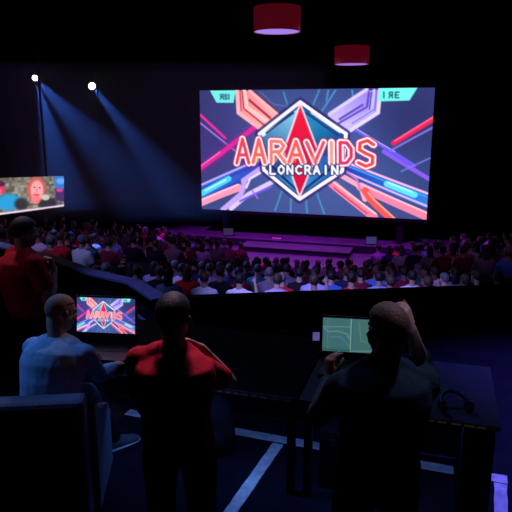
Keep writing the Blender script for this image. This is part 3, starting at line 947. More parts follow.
def person(label, root, facing, J, skin, hair, shirt, trousers, shoes, build=1.0, sleeves=('short', 'short'), hands=None, head=None, voxel=0.0058, cat='person', group=None, detail=True, name='person', long_hair=False, hem=-0.02, collar=False):
    """J: world joints pelvis, neck, shoulder/elbow/wrist _l/_r, hip/knee/ankle _l/_r, toe_l/_r; head = (centre, forward)"""
    o = empty(name, root, 0, label, cat, group)
    L = lambda p: V(p) - V(root)
    J = {k: L(p) for k, p in J.items()}
    hc, hf = L(head[0]), head[1]
    H = frame_of(hf)
    f = V(facing).normalized()
    r = f.cross(V((0, 0, 1))).normalized()
    sp = (J['neck'] - J['pelvis'])
    def sect(t, grow=0.0, k=1.0):
        rings = []
        for a, rx, ry in SECT:
            if a < t[0] - 1e-6 or a > t[1] + 1e-6:
                continue
            bow = f * (-0.035 * math.sin(math.pi * max(0, min(1, a))))
            up = sp.normalized()
            yy = (f - up * f.dot(up)).normalized()
            rr = up.cross(yy)
            rings.append((J['pelvis'] + sp * a + bow, rr, yy, (rx * build + grow) * k, (ry * build + grow) * k))
        return rings
    # ---- body
    b = MB()
    b.loft(sect((-0.1, 1.0)), 24)
    b.cap(J['neck'] - sp.normalized() * 0.03, hc + H @ V((0, -0.034, -0.04)), 0.057 * build, 0.054, 16)
    head_shape(b, hc, H)
    for s in 'lr':
        sh, el, wr = J['shoulder_' + s], J['elbow_' + s], J['wrist_' + s]
        b.cap(J['neck'] - sp.normalized() * 0.045, sh, 0.055, 0.058 * build)
        b.cap(sh, el, 0.052 * build, 0.038 * build)
        b.cap(J['neck'] + sp.normalized() * 0.03, J['neck'].lerp(sh, 0.5) + V((0, 0, 0.0)), 0.040, 0.052 * build)
        m1 = el.lerp(wr, 0.3)
        b.cap(el, m1, 0.038 * build, 0.040 * build)
        b.cap(m1, wr, 0.040 * build, 0.025)
        along, backn, thumb, curl = hands[s]
        hand(b, wr, along, backn, thumb, curl)
        hp, kn, an, to = J['hip_' + s], J['knee_' + s], J['ankle_' + s], J['toe_' + s]
        b.cap(hp, kn, 0.082 * build, 0.054 * build)
        b.cap(kn, kn.lerp(an, 0.35), 0.053 * build, 0.054 * build)
        b.cap(kn.lerp(an, 0.35), an, 0.054 * build, 0.036)
        b.cap(an + V((0, 0, -0.02)), to + V((0, 0, 0.0)), 0.036, 0.026)
    b.grow('body', skin, o, voxel, 3)
    # ---- hair, eyes
    if hair:
        hm, thick, line, back, puff = hair
        ho = hair_cap('hair', hc, H, hm, o, thick, line, back, puff=puff)
        if long_hair:
            lm = MB()
            g = lambda x, y, z: hc + H @ V((x, y, z))
            lm.loft([(g(0, -0.06, 0.06), H.col[0], H.col[1], 0.07, 0.05), (g(0, -0.075, -0.05), H.col[0], H.col[1], 0.085, 0.045), (g(0, -0.085, -0.16), H.col[0], H.col[1], 0.082, 0.032), (g(0, -0.09, -0.25), H.col[0], H.col[1], 0.05, 0.02)], 16)
            lm.build('locks', hm, ho, True)
    if detail:
        for s in (-1, 1):
            e = MB().ell(hc + H @ V((s * 0.031, 0.076, 0.006)), (0.0125, 0.012, 0.010), H).build('eye', M['eye'], o, True)
            MB().ell(hc + H @ V((s * 0.031, 0.0865, 0.006)), (0.005, 0.003, 0.005), H).build('iris', M['iris'], e, True)
    # ---- shirt
    g = MB()
    rings = sect((hem - 0.08 if hem < 0 else hem, 1.0), 0.014)
    if detail:                                  # cloth hangs straight over the shoulder blades
        rings = [(c - yy * q, rr, yy, rx + q * 0.5, ry + q) for (c, rr, yy, rx, ry), q in zip(rings, [0.0, 0.0, 0.008, 0.014, 0.020, 0.024, 0.012, 0.0][-len(rings):])]
    g.loft(rings, 24)
    for s, kind in zip('lr', sleeves):
        sh, el, wr = J['shoulder_' + s], J['elbow_' + s], J['wrist_' + s]
        g.cap(J['neck'] - sp.normalized() * 0.050, sh, 0.060, 0.072 * build)
        g.cap(J['neck'].lerp(sh, 0.75) - sp.normalized() * 0.03, J['pelvis'].lerp(J['neck'], 0.55) + (sh - J['neck']) * 0.42, 0.085 * build, 0.105 * build)
        g.cap(J['neck'] + sp.normalized() * 0.004, J['neck'].lerp(sh, 0.52), 0.056, 0.066 * build)
        ax = (el - sh).normalized()
        end = {'short': 0.72, 'long': 1.0, 'elbow': 0.84, 'mid': 1.0}[kind]
        e2 = sh.lerp(el, end)
        k = (0.060 if kind in ('short', 'elbow') else 0.052) * build
        x = V((1, 0, 0)) if abs(ax.x) < 0.8 else V((0, 1, 0))
        x = (x - ax * x.dot(ax)).normalized()
        if kind in ('long', 'mid'):
            g.cap(sh, el, 0.070 * build, 0.052 * build)
            fe = el.lerp(wr, 0.95 if kind == 'long' else 0.42)
            a2 = (fe - el).normalized()
            x2 = (x - a2 * x.dot(a2)).normalized()
            g.cap(el, el.lerp(fe, 0.3), 0.052 * build, 0.052 * build)
            ky = 0.036 if kind == 'long' else 0.050
            g.loft([(el.lerp(fe, 0.3), x2, a2.cross(x2), 0.052 * build, 0.052 * build), (fe, x2, a2.cross(x2), ky, ky)], 16)
        else:
            g.loft([(sh - ax * 0.02, x, ax.cross(x), 0.070 * build, 0.070 * build), (sh.lerp(e2, .5), x, ax.cross(x), 0.068 * build, 0.068 * build), (e2, x, ax.cross(x), k + .004, k + .004)], 18)
    so = g.grow('shirt', shirt, o, max(voxel * 1.4, 0.008), 12 if detail else 3, 0.006 if detail else 0.0, 9)
    if collar:
        cb = MB()
        up = (hc - J['neck']).normalized()
        x = r
        y = up.cross(x)
        n = 28
        vs, fs = [], []
        base = J['neck'] - sp.normalized() * 0.035 + f * 0.005
        for i in range(n):
            a = 2 * math.pi * i / n
            d = x * math.cos(a) - y * math.sin(a) * -1
            for rr, zz in ((0.082, -0.02), (0.072, 0.050), (0.064, 0.050), (0.070, -0.02)):
                vs.append(base + d * rr + up * zz)
        for i in range(n):
            p_, q_ = i * 4, ((i + 1) % n) * 4
            for k in range(4):
                fs.append((p_ + k, q_ + k, q_ + (k + 1) % 4, p_ + (k + 1) % 4))
        cb.add(vs, fs)
        cb.build('collar', shirt, so, True)
    # ---- trousers and shoes
    g = MB()
    g.loft(sect((-0.1, 0.14), 0.010), 24)
    for s in 'lr':
        hp, kn, an = J['hip_' + s], J['knee_' + s], J['ankle_' + s]
        g.cap(hp, kn, 0.096 * build, 0.068 * build)
        g.cap(kn, an + (kn - an).normalized() * 0.04, 0.068 * build, 0.052)
    g.grow('trousers', trousers, o, max(voxel * 1.5, 0.009), 3, 0.005 if detail else 0.0, 9)
    if detail:
        for s in 'lr':
            an, to = J['ankle_' + s], J['toe_' + s]
            d = (to - an)
            d.z = 0
            d.normalize()
            x = d.cross(V((0, 0, 1)))
            zf = an.z - 0.085
            sm = MB()
            q = V((an.x, an.y, zf))
            sm.loft([(q - d * 0.075 + V((0, 0, .045)), x, V((0, 0, 1)), .018, .025), (q - d * 0.06 + V((0, 0, .05)), x, V((0, 0, 1)), .036, .045), (q + V((0, 0, .06)), x, V((0, 0, 1)), .042, .058),
                     (q + d * 0.09 + V((0, 0, .042)), x, V((0, 0, 1)), .046, .040), (q + d * 0.16 + V((0, 0, .032)), x, V((0, 0, 1)), .044, .029), (q + d * 0.195 + V((0, 0, .025)), x, V((0, 0, 1)), .022, .016)], 18)
            so2 = sm.build('shoe', shoes[0], o, True)
            sl = MB()
            sl.loft([(q - d * 0.08 + V((0, 0, .013)), x, V((0, 0, 1)), .025, .012), (q - d * 0.05 + V((0, 0, .013)), x, V((0, 0, 1)), .040, .013), (q + d * 0.09 + V((0, 0, .013)), x, V((0, 0, 1)), .049, .013),
                     (q + d * 0.17 + V((0, 0, .013)), x, V((0, 0, 1)), .044, .013), (q + d * 0.205 + V((0, 0, .013)), x, V((0, 0, 1)), .020, .012)], 18)
            sl.build('sole', shoes[1], so2, True)
    return o

def standing(xy, H, fwd, spread=0.19, stance=0.11, lean=0.0):
    f = V(fwd).normalized()
    r = f.cross(V((0, 0, 1))).normalized()
    b = V((xy[0], xy[1], 0))
    k = H / 1.75
    J = {'pelvis': b + V((0, 0, 0.93 * k)), 'neck': b + f * lean + V((0, 0, 1.475 * k))}
    for s, sg in (('l', -1), ('r', 1)):
        J['shoulder_' + s] = b + f * lean + r * (sg * spread * k) + V((0, 0, 1.405 * k))
        J['hip_' + s] = b + r * (sg * 0.095) + V((0, 0, 0.90 * k))
        J['knee_' + s] = b + r * (sg * stance) + f * 0.02 + V((0, 0, 0.50 * k))
        J['ankle_' + s] = b + r * (sg * (stance + .02)) - f * 0.01 + V((0, 0, 0.085))
        J['toe_' + s] = J['ankle_' + s] + f * 0.13 + r * (sg * 0.03) + V((0, 0, -0.05))
    return J, f, r, b

# man in the red T-shirt, hand at his ear
dR = 2.66
fwdR = FW + RT * 0.12
q = P(174, 294, d=dR)
J, f, r, b = standing((q.x, q.y), 1.69, fwdR, 0.18)
J['elbow_r'] = P(230, 382, d=dR + 0.22)
J['wrist_r'] = P(201, 348, d=dR + 0.10)
J['shoulder_r'] = P(202, 370, d=dR + 0.03)
J['elbow_l'] = J['shoulder_l'] - r * 0.015 + f * 0.06 + V((0, 0, -0.28))
J['wrist_l'] = J['elbow_l'] + f * 0.20 + r * 0.10 + V((0, 0, -0.13))
hcR = P(174, 319, d=dR + 0.02)
person('man in bright red T-shirt seen from behind, one hand raised to his ear', b, f, J, M['skin'], (M['hair_black'], 0.012, 0.35, -0.62, 0.05), M['red_cotton'], M['denim'], (M['shoe'], M['sole']),
       sleeves=('short', 'short'), head=(hcR, f + r * 0.06 + V((0, 0, -0.02))),
       hands={'r': (-r * 1.0 + f * -0.15 + V((0, 0, 0.45)), r * 0.35 + f * 0.8 + V((0, 0, 0.5)), 1, (55, 58, 60, 62)), 'l': (f + r * 0.3 + V((0, 0, -0.2)), -r + V((0, 0, 0.5)), 1, (20, 22, 24, 26))}, hem=0.0)

# man in the dark top, hand on his head
dK = 2.28
fwdK = FW + RT * -0.05
q = P(388, 304, d=dK)
J, f, r, b = standing((q.x - 0.01, q.y), 1.80, fwdK, 0.185)
J['shoulder_l'] = P(344, 386, d=dK + 0.02)
J['shoulder_r'] = P(424, 386, d=dK + 0.02)
J['elbow_r'] = P(424, 372, d=dK + 0.31)
J['wrist_r'] = P(411, 329, d=dK + 0.13)
J['elbow_l'] = P(318, 416, d=dK + 0.18)
J['wrist_l'] = P(329, 378, d=dK + 0.40)
hcK = P(387, 333, d=dK + 0.02)
person('man in dark teal jumper seen from behind, hand on his head, facing the chart display', b, f, J, M['skin'], (M['hair_sandy'], 0.010, 0.35, -0.60, 0.03), M['teal_knit'], M['denim'], (M['shoe'], M['sole']),
       sleeves=('long', 'mid'), head=(hcK, f - r * 0.25 + V((0, 0, -0.12))),
       hands={'r': (V((0, 0, 1.0)) - r * 0.30 - f * 0.02, r * 0.75 - f * 0.55 + V((0, 0, 0.3)), 1, (46, 48, 50, 52)),
              'l': (V((0, 0, 0.9)) + f * 0.25 + r * 0.05, -r * 0.95 - f * 0.45 + V((0, 0, 0.1)), 1, (34, 40, 44, 50))}, hem=0.0)

# far man in the dark red shirt, hand at his chin
dF = 4.75
fwdF = RT * 0.72 + FW * 0.70
q = P(21, 219, d=dF)
J, f, r, b = standing((q.x, q.y), q.z, fwdF, 0.19)
J['elbow_r'] = P(50, 298, d=dF - 0.12)
J['shoulder_r'] = P(33, 264, d=dF - 0.16)
J['wrist_r'] = P(54, 268, d=dF - 0.02)
J['elbow_l'] = J['shoulder_l'] - f * 0.02 - r * 0.03 + V((0, 0, -0.28))
J['wrist_l'] = J['elbow_l'] + f * 0.10 + V((0, 0, -0.22))
hcF = P(25, 233, d=dF)
person('far man in dark red shirt standing sideways beyond the laptop, hand near his chin', b, f, J, M['skin'], (M['hair_black'], 0.014, 0.30, -0.60, 0.05), M['red_polo'], M['denim'], (M['shoe'], M['sole']),
       build=1.2, sleeves=('short', 'short'), head=(hcF, f + V((0, 0, -0.05))),
       hands={'r': (V((0, 0, 0.9)) - r * 0.1 - f * 0.25, f + V((0, 0, 0.2)), 1, (45, 48, 50, 52)), 'l': (f * 0.3 + V((0, 0, -1)), -r, 1, (25, 25, 28, 30))}, hem=0.0)

# seated man in the light blue shirt at the laptop
dB = 3.55
fB = (FW * 0.9 + RT * 0.30).normalized()
rB = fB.cross(V((0, 0, 1))).normalized()
hcB = P(61, 313, d=dB)
b = V((hcB.x, hcB.y, 0)) - fB * 0.16
pel = b - fB * 0.06 + V((0, 0, 0.625))
nk = V((hcB.x, hcB.y, hcB.z - 0.158)) - fB * 0.05
J = {'pelvis': pel, 'neck': nk}
for s, sg in (('l', -1), ('r', 1)):
    J['shoulder_' + s] = nk + rB * (sg * 0.185) + V((0, 0, -0.075))
    J['hip_' + s] = pel + rB * (sg * 0.09) + V((0, 0, -0.03))
    J['knee_' + s] = pel + rB * (sg * 0.16) + fB * 0.43 + V((0, 0, -0.03))
J['elbow_r'] = P(100, 375, d=dB + 0.10)
J['wrist_r'] = P(114, 366, d=3.90)
J['elbow_l'] = J['shoulder_l'] + fB * 0.17 - rB * 0.03 + V((0, 0, -0.22))
J['wrist_l'] = P(84, 357, d=4.02)
on_sofa = lambda x, y, z: P(82, 397, d=3.12).xy.to_3d() + Matrix.Rotation(R(23), 3, 'Z') @ V((x, y, z))
J['hip_r'], J['hip_l'] = on_sofa(-0.22, 0.26, 0.60), on_sofa(-0.39, 0.28, 0.60)
J['knee_r'], J['knee_l'] = on_sofa(-0.13, 0.83, 0.585), on_sofa(-0.33, 0.82, 0.585)
J['ankle_r'] = on_sofa(0.02, 1.04, 0.085)
J['toe_r'] = J['ankle_r'] + RT * 0.10 + FW * 0.09 + V((0, 0, -0.05))
J['ankle_l'] = on_sofa(-0.32, 0.93, 0.085)
J['toe_l'] = J['ankle_l'] + fB * 0.14 + V((0, 0, -0.05))
person('balding seated man in light blue shirt typing at the bright laptop', V((b.x, b.y, 0)), fB, J, M['skin'], (M['stubble'], 0.002, 0.42, -0.80, 0.0), M['blue_shirt'], M['denim'], (M['trainer'], M['sole']),
       sleeves=('long', 'long'), head=(hcB, fB * 0.8 + rB * 0.35 + V((0, 0, -0.22))),
       hands={'r': (FW * 0.8 + RT * 0.25 + V((0, 0, -0.10)), V((0, 0, 1)) + RT * 0.1, -1, (28, 30, 32, 34)), 'l': (FW * 0.7 + RT * 0.35, V((0, 0, 1)), 1, (28, 30, 32, 34))}, hem=0.0, collar=True)

# ------------------------------------------------------------------ sofa
sf = R(23)
so = empty('sofa', P(82, 397, d=3.12).xy.to_3d(), sf, 'dark navy sofa with tall back, behind the man in the light blue shirt', 'sofa')
W = 1.75
MB().box((-W, 0.0, 0.12), (0, 0.15, 0.915), 0.03).build('backrest', M['sofa'], so)
MB().box((-W + .12, 0.15, 0.12), (-0.02, 0.66, 0.34), 0.03).build('base', M['sofa'], so)
for k in range(2):
    MB().box((-0.11 - 0.76 * (k + 1), 0.16, 0.34), (-0.12 - 0.76 * k if k else -0.025, 0.68, 0.485), 0.04).build('seat_cushion', M['sofa'], so)
for x0, x1 in ((-0.02, 0.04), (-W, -W + .10)):
    ar = MB()
    prof = [(0.15, 0.12), (0.70, 0.12), (0.70, 0.50), (0.62, 0.60), (0.30, 0.72), (0.15, 0.84)]
    k = len(prof)
    ar.add([(x0, y, z) for y, z in prof] + [(x1, y, z) for y, z in prof], [tuple(reversed(range(k))), tuple(range(k, 2 * k))] + [(i, (i + 1) % k, k + (i + 1) % k, k + i) for i in range(k)])
    ar.build('armrest', M['sofa'], so)
for x in (-W + .08, -.08):
    for y in (0.07, 0.62):
        MB().rod((x, y, 0), (x, y, 0.12), 0.025).build('leg', M['black_metal'], so)

# ------------------------------------------------------------------ desks
def desk(x0, x1, y0, y1, label, topm, x_from):
    o = empty('desk', ((x0 + x1) / 2, (y0 + y1) / 2, 0), 0, label, 'desk', 'control desks in a row')
    hx, hy = (x1 - x0) / 2 - .002, (y1 - y0) / 2
    MB().box((-hx, -hy, 0.715), (hx, hy, 0.75), 0.004).build('desktop', topm, o)
    es = MB().box((-hx + .004, -hy - .006, 0.718), (hx - .004, -hy, 0.748)).build('edge_strip', M['edge'], o)
    x = x_from - (x0 + x1) / 2
    while x < hx - 0.06:
        w = random.uniform(0.035, 0.06)
        MB().box((x, -hy - .008, 0.724), (x + w, -hy - .006, 0.734)).build('edge_mark', M['dash'], es)
        x += w + random.uniform(0.012, 0.03)
    MB().box((-hx + .03, hy - .04, 0.02), (hx - .03, hy - .02, 0.715)).build('back_panel', M['black'], o)
    for sx in (-1, 1):
        for sy in (-1, 1):
            xx, yy = sx * (hx - .05), sy * (hy - .09)
            MB().box((xx - .025, yy - .025, 0), (xx + .025, yy + .025, 0.715)).build('leg', M['black_metal'], o)
    # added glow strip and area lamp under the edge, to light the tape
    sl = MB().box((-hx + .08, -hy + .05, 0.695), (hx - .08, -hy + .08, 0.7145)).build('added_fill_strip', M['strip'], o)
    al = bpy.data.lights.new('added_tape_fill', 'AREA')
    al.shape, al.size, al.size_y, al.energy, al.color = 'RECTANGLE', 2 * hx - 0.2, 0.02, 2.1 * (x1 - x0), (0.14, 0.30, 1.0)
    ao = bpy.data.objects.new('added_tape_fill', al)
    ao.location, ao.rotation_euler = (0, -hy + .065, 0.690), (R(22), 0, 0)
    ao.parent = o
    col.objects.link(ao)
    return o
desk(-2.80, -0.775, 3.42, 4.50, 'long black desk carrying the bright laptop', M['desk_black'], -1.5)
d2 = desk(-0.765, 0.435, 3.42, 4.30, 'navy-topped desk carrying the chart display', M['desk_navy'], -0.70)
MB().box((0.40, -0.39, 0.0), (0.58, 0.38, 0.712), 0.004).build('cabinet', M['black'], d2)

def laptop(loc, rz, label, w, h, lid_tilt, artf, pm, base_d=0.27, chin=0.036):
    o = empty('laptop', loc, rz, label, 'laptop')
    MB().box((-w / 2, -base_d, 0), (w / 2, 0.0, 0.022), 0.004).build('keyboard_base', M['plastic'], o)
    kb = MB()
    for i in range(14):
        for j in range(5):
            x = -w * 0.42 + i * w * 0.06
            y = -0.04 - j * 0.022
            kb.box((x, y - .017, 0.022), (x + w * 0.05, y, 0.026))
    kb.build('keys', M['key'], o)
    MB().box((-0.06, -base_d + .02, 0.022), (0.06, -base_d + .10, 0.0235)).build('touchpad', M['key'], o)
    lid = MB().box((-w / 2, 0.0, 0.0), (w / 2, 0.014, h), 0.004).build('lid', M['plastic'], o)
    lid.location = (0, 0.0, 0.024)
    lid.rotation_euler = (-lid_tilt, 0, 0)
    bz = 0.016
    picture('display', artf, pm, lid, (-w / 2 + bz, -0.002, h - bz), (w / 2 - bz, -0.002, h - bz), (w / 2 - bz, -0.002, chin), (-w / 2 + bz, -0.002, chin), None)
    return o
la = P(104, 345, d=4.34)
tl_, tr_, bl_ = P(78, 294, d=4.42), P(136.6, 298.5, d=4.36), P(74.4, 328, d=4.36)
wL = (tr_ - tl_).length + 0.032
mid = (P(75.6, 328, d=4.40) + P(135, 335.5, d=4.34)) / 2
laptop((mid.x, mid.y, 0.752), YAW - R(7), 'bright open laptop showing the red diamond artwork, in front of the seated man', wL, 0.372, R(9), title_art(96, 60, 1.6), M['pic_small'], 0.30, 0.085)

ls = P(352, 353, d=4.04)
laptop((ls.x, ls.y, 0.752), YAW - R(9), 'open laptop with teal chart screen before the dark-shirted man', 0.46, 0.322, R(7), chart_art(90, 60), M['pic_teal'], 0.26, 0.062)
pp = P(363, 371, z=0.754)
o = tag(MB().box((-0.07, -0.04, 0), (0.07, 0.04, 0.004)).build('notepad', M['paper'], None, loc=(pp.x, pp.y, 0.7745 if False else 0.751)), 'small white sheet of paper lying beside the teal chart laptop', 'paper')
o.location = P(358, 375, z=0.751)
o.rotation_euler = (0, 0, YAW + R(8))
ph = P(316.5, 344, z=0.751)
o = empty('smartphone', (-0.855, 4.43, 0.7502), YAW, 'small phone with lavender lit screen standing by the teal chart laptop', 'phone')
MB().box((-0.03, 0, 0.0), (0.03, 0.009, 0.080), 0.002).build('casing', M['plastic'], o)
MB().box((-0.027, -0.001, 0.006), (0.027, 0.0, 0.075)).build('display', glow('phone_display', (0.36, 0.25, 0.9), 0.3), o)
MB().box((-0.03, -0.01, 0.0), (0.03, 0.04, 0.006)).build('stand', M['plastic'], o)

# dark headset lying on the right of the desk
hs = P(455, 411, z=0.751)
o = empty('headset', (hs.x, hs.y, 0.75), R(20), 'black headset lying on the bare end of the navy-topped desk', 'headset')
band = MB()
pr = None
for i in range(13):
    a = math.pi * i / 12
    p = V((0.085 * math.cos(a), 0.10 * math.sin(a), 0.035 + 0.05 * math.sin(a)))
    if pr is not None:
        band.cap(pr, p, 0.011, 0.011, 8)
    pr = p
band.build('headband', M['plastic'], o, True)
for s in (-1, 1):
    MB().rod((s * 0.098, -0.005, 0.038), (s * 0.065, -0.005, 0.042), 0.038, 18).build('earcup', M['plastic'], o)
MB().cap((-0.09, -0.03, 0.03), (-0.06, -0.11, 0.02), 0.004, 0.005, 8).build('microphone', M['plastic'], o, True)
MB().box((-0.100, -0.02, 0.068), (-0.075, 0.01, 0.080), 0.003).build('slider', M['gloss'], o)

# under the desk: backpack and flight case
bp = P(226, 432, z=0.0)
o = empty('backpack', (bp.x, 3.86, 0), R(8), 'black backpack standing on the floor under the black desk', 'bag')
MB().loft([((0, 0, 0.0), (1, 0, 0), (0, 1, 0), .15, .09), ((0, 0, 0.03), (1, 0, 0), (0, 1, 0), .17, .10), ((0, 0, 0.25), (1, 0, 0), (0, 1, 0), .165, .10), ((0, 0.0, 0.40), (1, 0, 0), (0, 1, 0), .13, .085), ((0, 0, 0.46), (1, 0, 0), (0, 1, 0), .06, .05)], 24).build('body', M['bag'], o, True)
MB().loft([((0, -0.10, 0.04), (1, 0, 0), (0, 1, 0), .11, .03), ((0, -0.11, 0.12), (1, 0, 0), (0, 1, 0), .12, .035), ((0, -0.10, 0.22), (1, 0, 0), (0, 1, 0), .10, .02)], 20).build('pocket', M['bag'], o, True)
MB().cap((-0.03, 0, 0.455), (0, 0, 0.50), 0.008, 0.008).cap((0, 0, 0.50), (0.03, 0, 0.455), 0.008, 0.008).build('handle', M['bag'], o, True)

o = empty('flight_case', (-0.42, 3.78, 0), 0, 'black equipment case under the navy-topped desk', 'case')
MB().box((-0.24, -0.16, 0.04), (0.24, 0.16, 0.36), 0.008).build('case', M['black'], o)
MB().box((-0.245, -0.165, 0.36), (0.245, 0.165, 0.44), 0.008).build('lid', M['black'], o)
MB().box((-0.05, -0.175, 0.20), (0.05, -0.16, 0.24), 0.004).build('handle', M['black_metal'], o)
for sx in (-1, 1):
    MB().box((sx * 0.15 - .02, -0.17, 0.33), (sx * 0.15 + .02, -0.16, 0.39), 0.002).build('latch', M['black_metal'], o)
    for sy in (-1, 1):
        MB().box((sx * 0.2 - .03, sy * 0.12 - .03, 0), (sx * 0.2 + .03, sy * 0.12 + .03, 0.04)).build('foot', M['black'], o)

# ------------------------------------------------------------------ tape on the floor
def tape(p, q, w, label):
    p, q = V((p[0], p[1])), V((q[0], q[1]))
    d = (q - p).normalized()
    s = V((-d.y, d.x)) * (w / 2)
    mb = MB()
    n = 24
    vs, fs = [], []
    for i in range(n + 1):
        c = p.lerp(q, i / n)
        e = 1 + 0.12 * noise.noise(V((c.x * 9, c.y * 9, 0)))
        for sg in (1, -1):
            for z in (0.0, 0.003):
                vs.append((c.x + s.x * sg * e, c.y + s.y * sg * e, z))
    for i in range(n):
        k = i * 4
        fs += [(k + 1, k + 3, k + 7, k + 5), (k, k + 4, k + 6, k + 2), (k, k + 1, k + 5, k + 4), (k + 2, k + 6, k + 7, k + 3)]
    fs += [(0, 2, 3, 1), (n * 4, n * 4 + 1, n * 4 + 3, n * 4 + 2)]
    mb.add(vs, fs)
    tag(mb.build('floor_tape', M['tape']), label, 'floor tape', 'pale tape lines on the floor')
tape((-2.45, 4.21), (0.595, 4.10), 0.10, 'long pale tape line on the floor running along under the desks')
tape((-1.07, 4.09), (-1.17, 3.0), 0.085, 'pale tape line on the floor between the two standing men')
tape((0.545, 4.04), (0.485, 3.2), 0.085, 'pale tape line on the floor past the end of the navy-topped desk')

# ------------------------------------------------------------------ the crowd
def seated_proto(kind):
    """a spectator sitting at the origin, facing +y, feet on z = 0"""
    f, r = V((0, 1, 0)), V((1, 0, 0))
    pel = V((0, 0.0, 0.55))
    lean = {0: 0.02, 1: -0.02, 2: 0.10, 3: 0.0}[kind]
    nk = V((0, lean, 1.06))
    J = {'pelvis': pel, 'neck': nk}
    for s, sg in (('l', -1), ('r', 1)):
        J['shoulder_' + s] = nk + V((sg * 0.18, 0, -0.075))
        J['hip_' + s] = pel + V((sg * 0.09, 0, -0.02))
        J['knee_' + s] = pel + V((sg * 0.12, 0.40, -0.02))
        J['ankle_' + s] = V((sg * 0.12, 0.38, 0.085))
        J['toe_' + s] = V((sg * 0.13, 0.50, 0.035))
        J['elbow_' + s] = J['shoulder_' + s] + V((sg * 0.05, 0.08, -0.26))
        J['wrist_' + s] = J['elbow_' + s] + V((-sg * 0.10, 0.21, -0.04))
    hands = {'l': (V((0.3, 1, -0.2)), V((-0.2, 0, 1)), 1, (30, 30, 30, 30)), 'r': (V((-0.3, 1, -0.2)), V((0.2, 0, 1)), -1, (30, 30, 30, 30))}
    if kind == 2:
        for s, sg in (('l', -1), ('r', 1)):
            J['elbow_' + s] = J['shoulder_' + s] + V((sg * 0.03, 0.20, -0.20))
            J['wrist_' + s] = J['elbow_' + s] + V((-sg * 0.12, 0.16, 0.12))
    if kind == 3:
        J['elbow_r'] = J['shoulder_r'] + V((0.10, 0.16, -0.08))
        J['wrist_r'] = J['elbow_r'] + V((-0.06, 0.05, 0.24))
        hands['r'] = (V((-0.1, 0.1, 1)), V((0, 1, 0)), 1, (20, 20, 20, 20))
    hc = nk + V((0, 0.045, 0.168))
    hair = (M['hair_brown'], 0.014, 0.32, -0.62, 0.06)
    return person('x', (0, 0, 0), f, J, M['skin'], hair, TM['grey'], M['denim'], (M['shoe'], M['sole']), sleeves=('short', 'short'),
                  head=(hc, f + V((0.12 * (kind - 1.5), 0, -0.04))), hands=hands, voxel=0.017, detail=False, name='person', long_hair=(kind == 1), hem=0.0)

protos = [seated_proto(k) for k in range(4)]
# slot materials on the objects, so that copies can share their meshes
for pr in protos:
    for ch in pr.children_recursive:
        for sl in ch.material_slots:
            mm = sl.material
            sl.link = 'OBJECT'
            sl.material = mm

ORD = 'first second third fourth fifth sixth seventh eighth ninth tenth eleventh twelfth thirteenth fourteenth fifteenth sixteenth seventeenth eighteenth nineteenth twentieth'.split()
ORD += ['twenty-' + x for x in ORD[:9]] + ['thirtieth'] + ['thirty-' + x for x in ORD[:9]]
BN = {'centre': 'centre block', 'left': 'left block', 'right': 'right block'}
places = []
for ri, rr in enumerate(ROWS):
    for blk, (a0, a1, up) in BLOCKS.items():
        n = int((a1 - a0) * math.pi / 180 * rr / 0.60)
        row = []
        for i in range(n):
            a = a0 + (a1 - a0) * (i + 0.5) / n
            p = polar(rr, a)
            z = row_z(rr, blk)
            hp = to_px((p.x, p.y, z + 1.2))
            if hp is None or not (-8 < hp[0] < 520) or hp[1] > 330 or (hp[0] < 42 and V((p.x, p.y)).dot(FW.xy) > 16.3):
                continue
            row.append((a, p, z, hp))
        row = [t for t in row if random.random() > (0.10 if ri < 9 else 0.06)]
        for j, (a, p, z, hp) in enumerate(row):
            places.append((ri, blk, j, a, p, z, hp))
# keep the ones that show largest
places.sort(key=lambda t: (V((t[4].x, t[4].y)).length))
places = places[:290]
near_cols = ['lavender', 'white', 'lavender', 'white', 'red', 'pale blue', 'lavender', 'black', 'white', 'blue', 'pale blue', 'red', 'lavender']
far_cols = ['grey', 'black', 'navy', 'maroon', 'grey', 'lavender', 'white', 'maroon', 'pink', 'black', 'teal', 'blue', 'grey', 'red']
used = [False] * 4
hair_l = [('hair_black', 'black-haired'), ('hair_brown', 'brown-haired'), ('hair_black', 'black-haired'), ('hair_brown', 'brown-haired'), ('hair_black', 'black-haired'), ('hair_grey', 'grey-haired'), ('hair_brown', 'brown-haired')]
def copy_tree(o, parent=None):
    c = o.copy()
    col.objects.link(c)
    if parent is not None:
        c.parent = parent
    for ch in list(o.children):
        copy_tree(ch, c)
    return c
proto_templates = protos
made = []
for n_, (ri, blk, j, a, p, z, hp) in enumerate(places):
    k = random.choice([0, 0, 1, 2, 3, 0, 2])
    made.append((copy_tree(protos[k]), k))
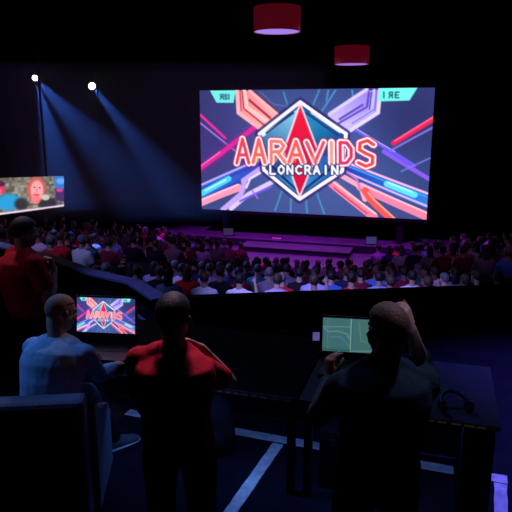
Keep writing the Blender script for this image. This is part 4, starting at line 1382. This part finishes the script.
for (o, k), (ri, blk, j, a, p, z, hp) in zip(made, places):
    near = ri >= 9
    cname = random.choice(near_cols if near else far_cols)
    if blk == 'right' and ri == 7 and j == 1:
        cname = 'blue'
    hmat, hname = random.choice(hair_l)
    sk = random.choice([M['skin'], M['skin_pale'], M['skin'], M['skin_dark']])
    o.location = (p.x, p.y, z)
    s = random.uniform(0.97, 1.03)
    o.scale = (s, s, s)
    o.rotation_euler = (0, 0, R(a) + R(random.uniform(-10, 10)))
    for ch in o.children_recursive:
        b_ = ch.name.split('.')[0]
        if b_ == 'shirt':
            ch.material_slots[0].material = TM[cname]
        elif b_ in ('hair', 'locks'):
            ch.material_slots[0].material = M[hmat]
        elif b_ == 'body':
            ch.material_slots[0].material = sk
    lh = ' long' if k == 1 else ''
    tag(o, '%s spectator in %s top, %s row from stage, %s from left, %s' % (hname, cname, ORD[ri], ORD[j], BN[blk]), 'spectator', 'spectators in the %s' % BN[blk])
for pr in protos:
    for ch in list(pr.children_recursive):
        bpy.data.objects.remove(ch)
    bpy.data.objects.remove(pr)

# benches under them
seen_rows = {}
for ri, blk, j, a, p, z, hp in places:
    seen_rows.setdefault((ri, blk), []).append(a)
for (ri, blk), aa in seen_rows.items():
    rr, z = ROWS[ri], row_z(ROWS[ri], blk)
    pad = R(0) + math.degrees(0.32 / rr)
    a0, a1 = min(aa) - pad, max(aa) + pad
    n = max(4, int((a1 - a0) / 1.5))
    p0 = polar(rr, (a0 + a1) / 2)
    o = empty('bench', (p0.x, p0.y, z), 0, 'dark padded bench under the %s row of spectators from the stage, %s' % (ORD[ri], BN[blk]), 'bench', 'benches in the stalls')
    def arc(r0, r1, z0, z1):
        mb = MB()
        vs, fs = [], []
        for i in range(n + 1):
            for q_ in (r0, r1):
                w = polar(q_, a0 + (a1 - a0) * i / n) - p0
                vs += [(w.x, w.y, z0), (w.x, w.y, z1)]
        for i in range(n):
            k = i * 4
            fs += [(k + 1, k + 5, k + 7, k + 3)[::-1], (k, k + 2, k + 6, k + 4)[::-1], (k, k + 4, k + 5, k + 1)[::-1], (k + 2, k + 3, k + 7, k + 6)[::-1]]
        fs += [(0, 1, 3, 2)[::-1], (n * 4, n * 4 + 2, n * 4 + 3, n * 4 + 1)[::-1]]
        mb.add(vs, fs)
        return mb
    arc(rr - 0.25, rr + 0.16, 0.34, 0.405).build('seat', M['bench'], o)
    arc(rr + 0.225, rr + 0.265, 0.50, 0.80).build('backrest', M['bench'], o)
    arc(rr - 0.10, rr - 0.02, 0.0, 0.34).build('plinth', M['bench'], o)
    arc(rr + 0.16, rr + 0.265, 0.34, 0.50).build('bracket', M['bench'], o)
print('SPECTATORS', len(places))
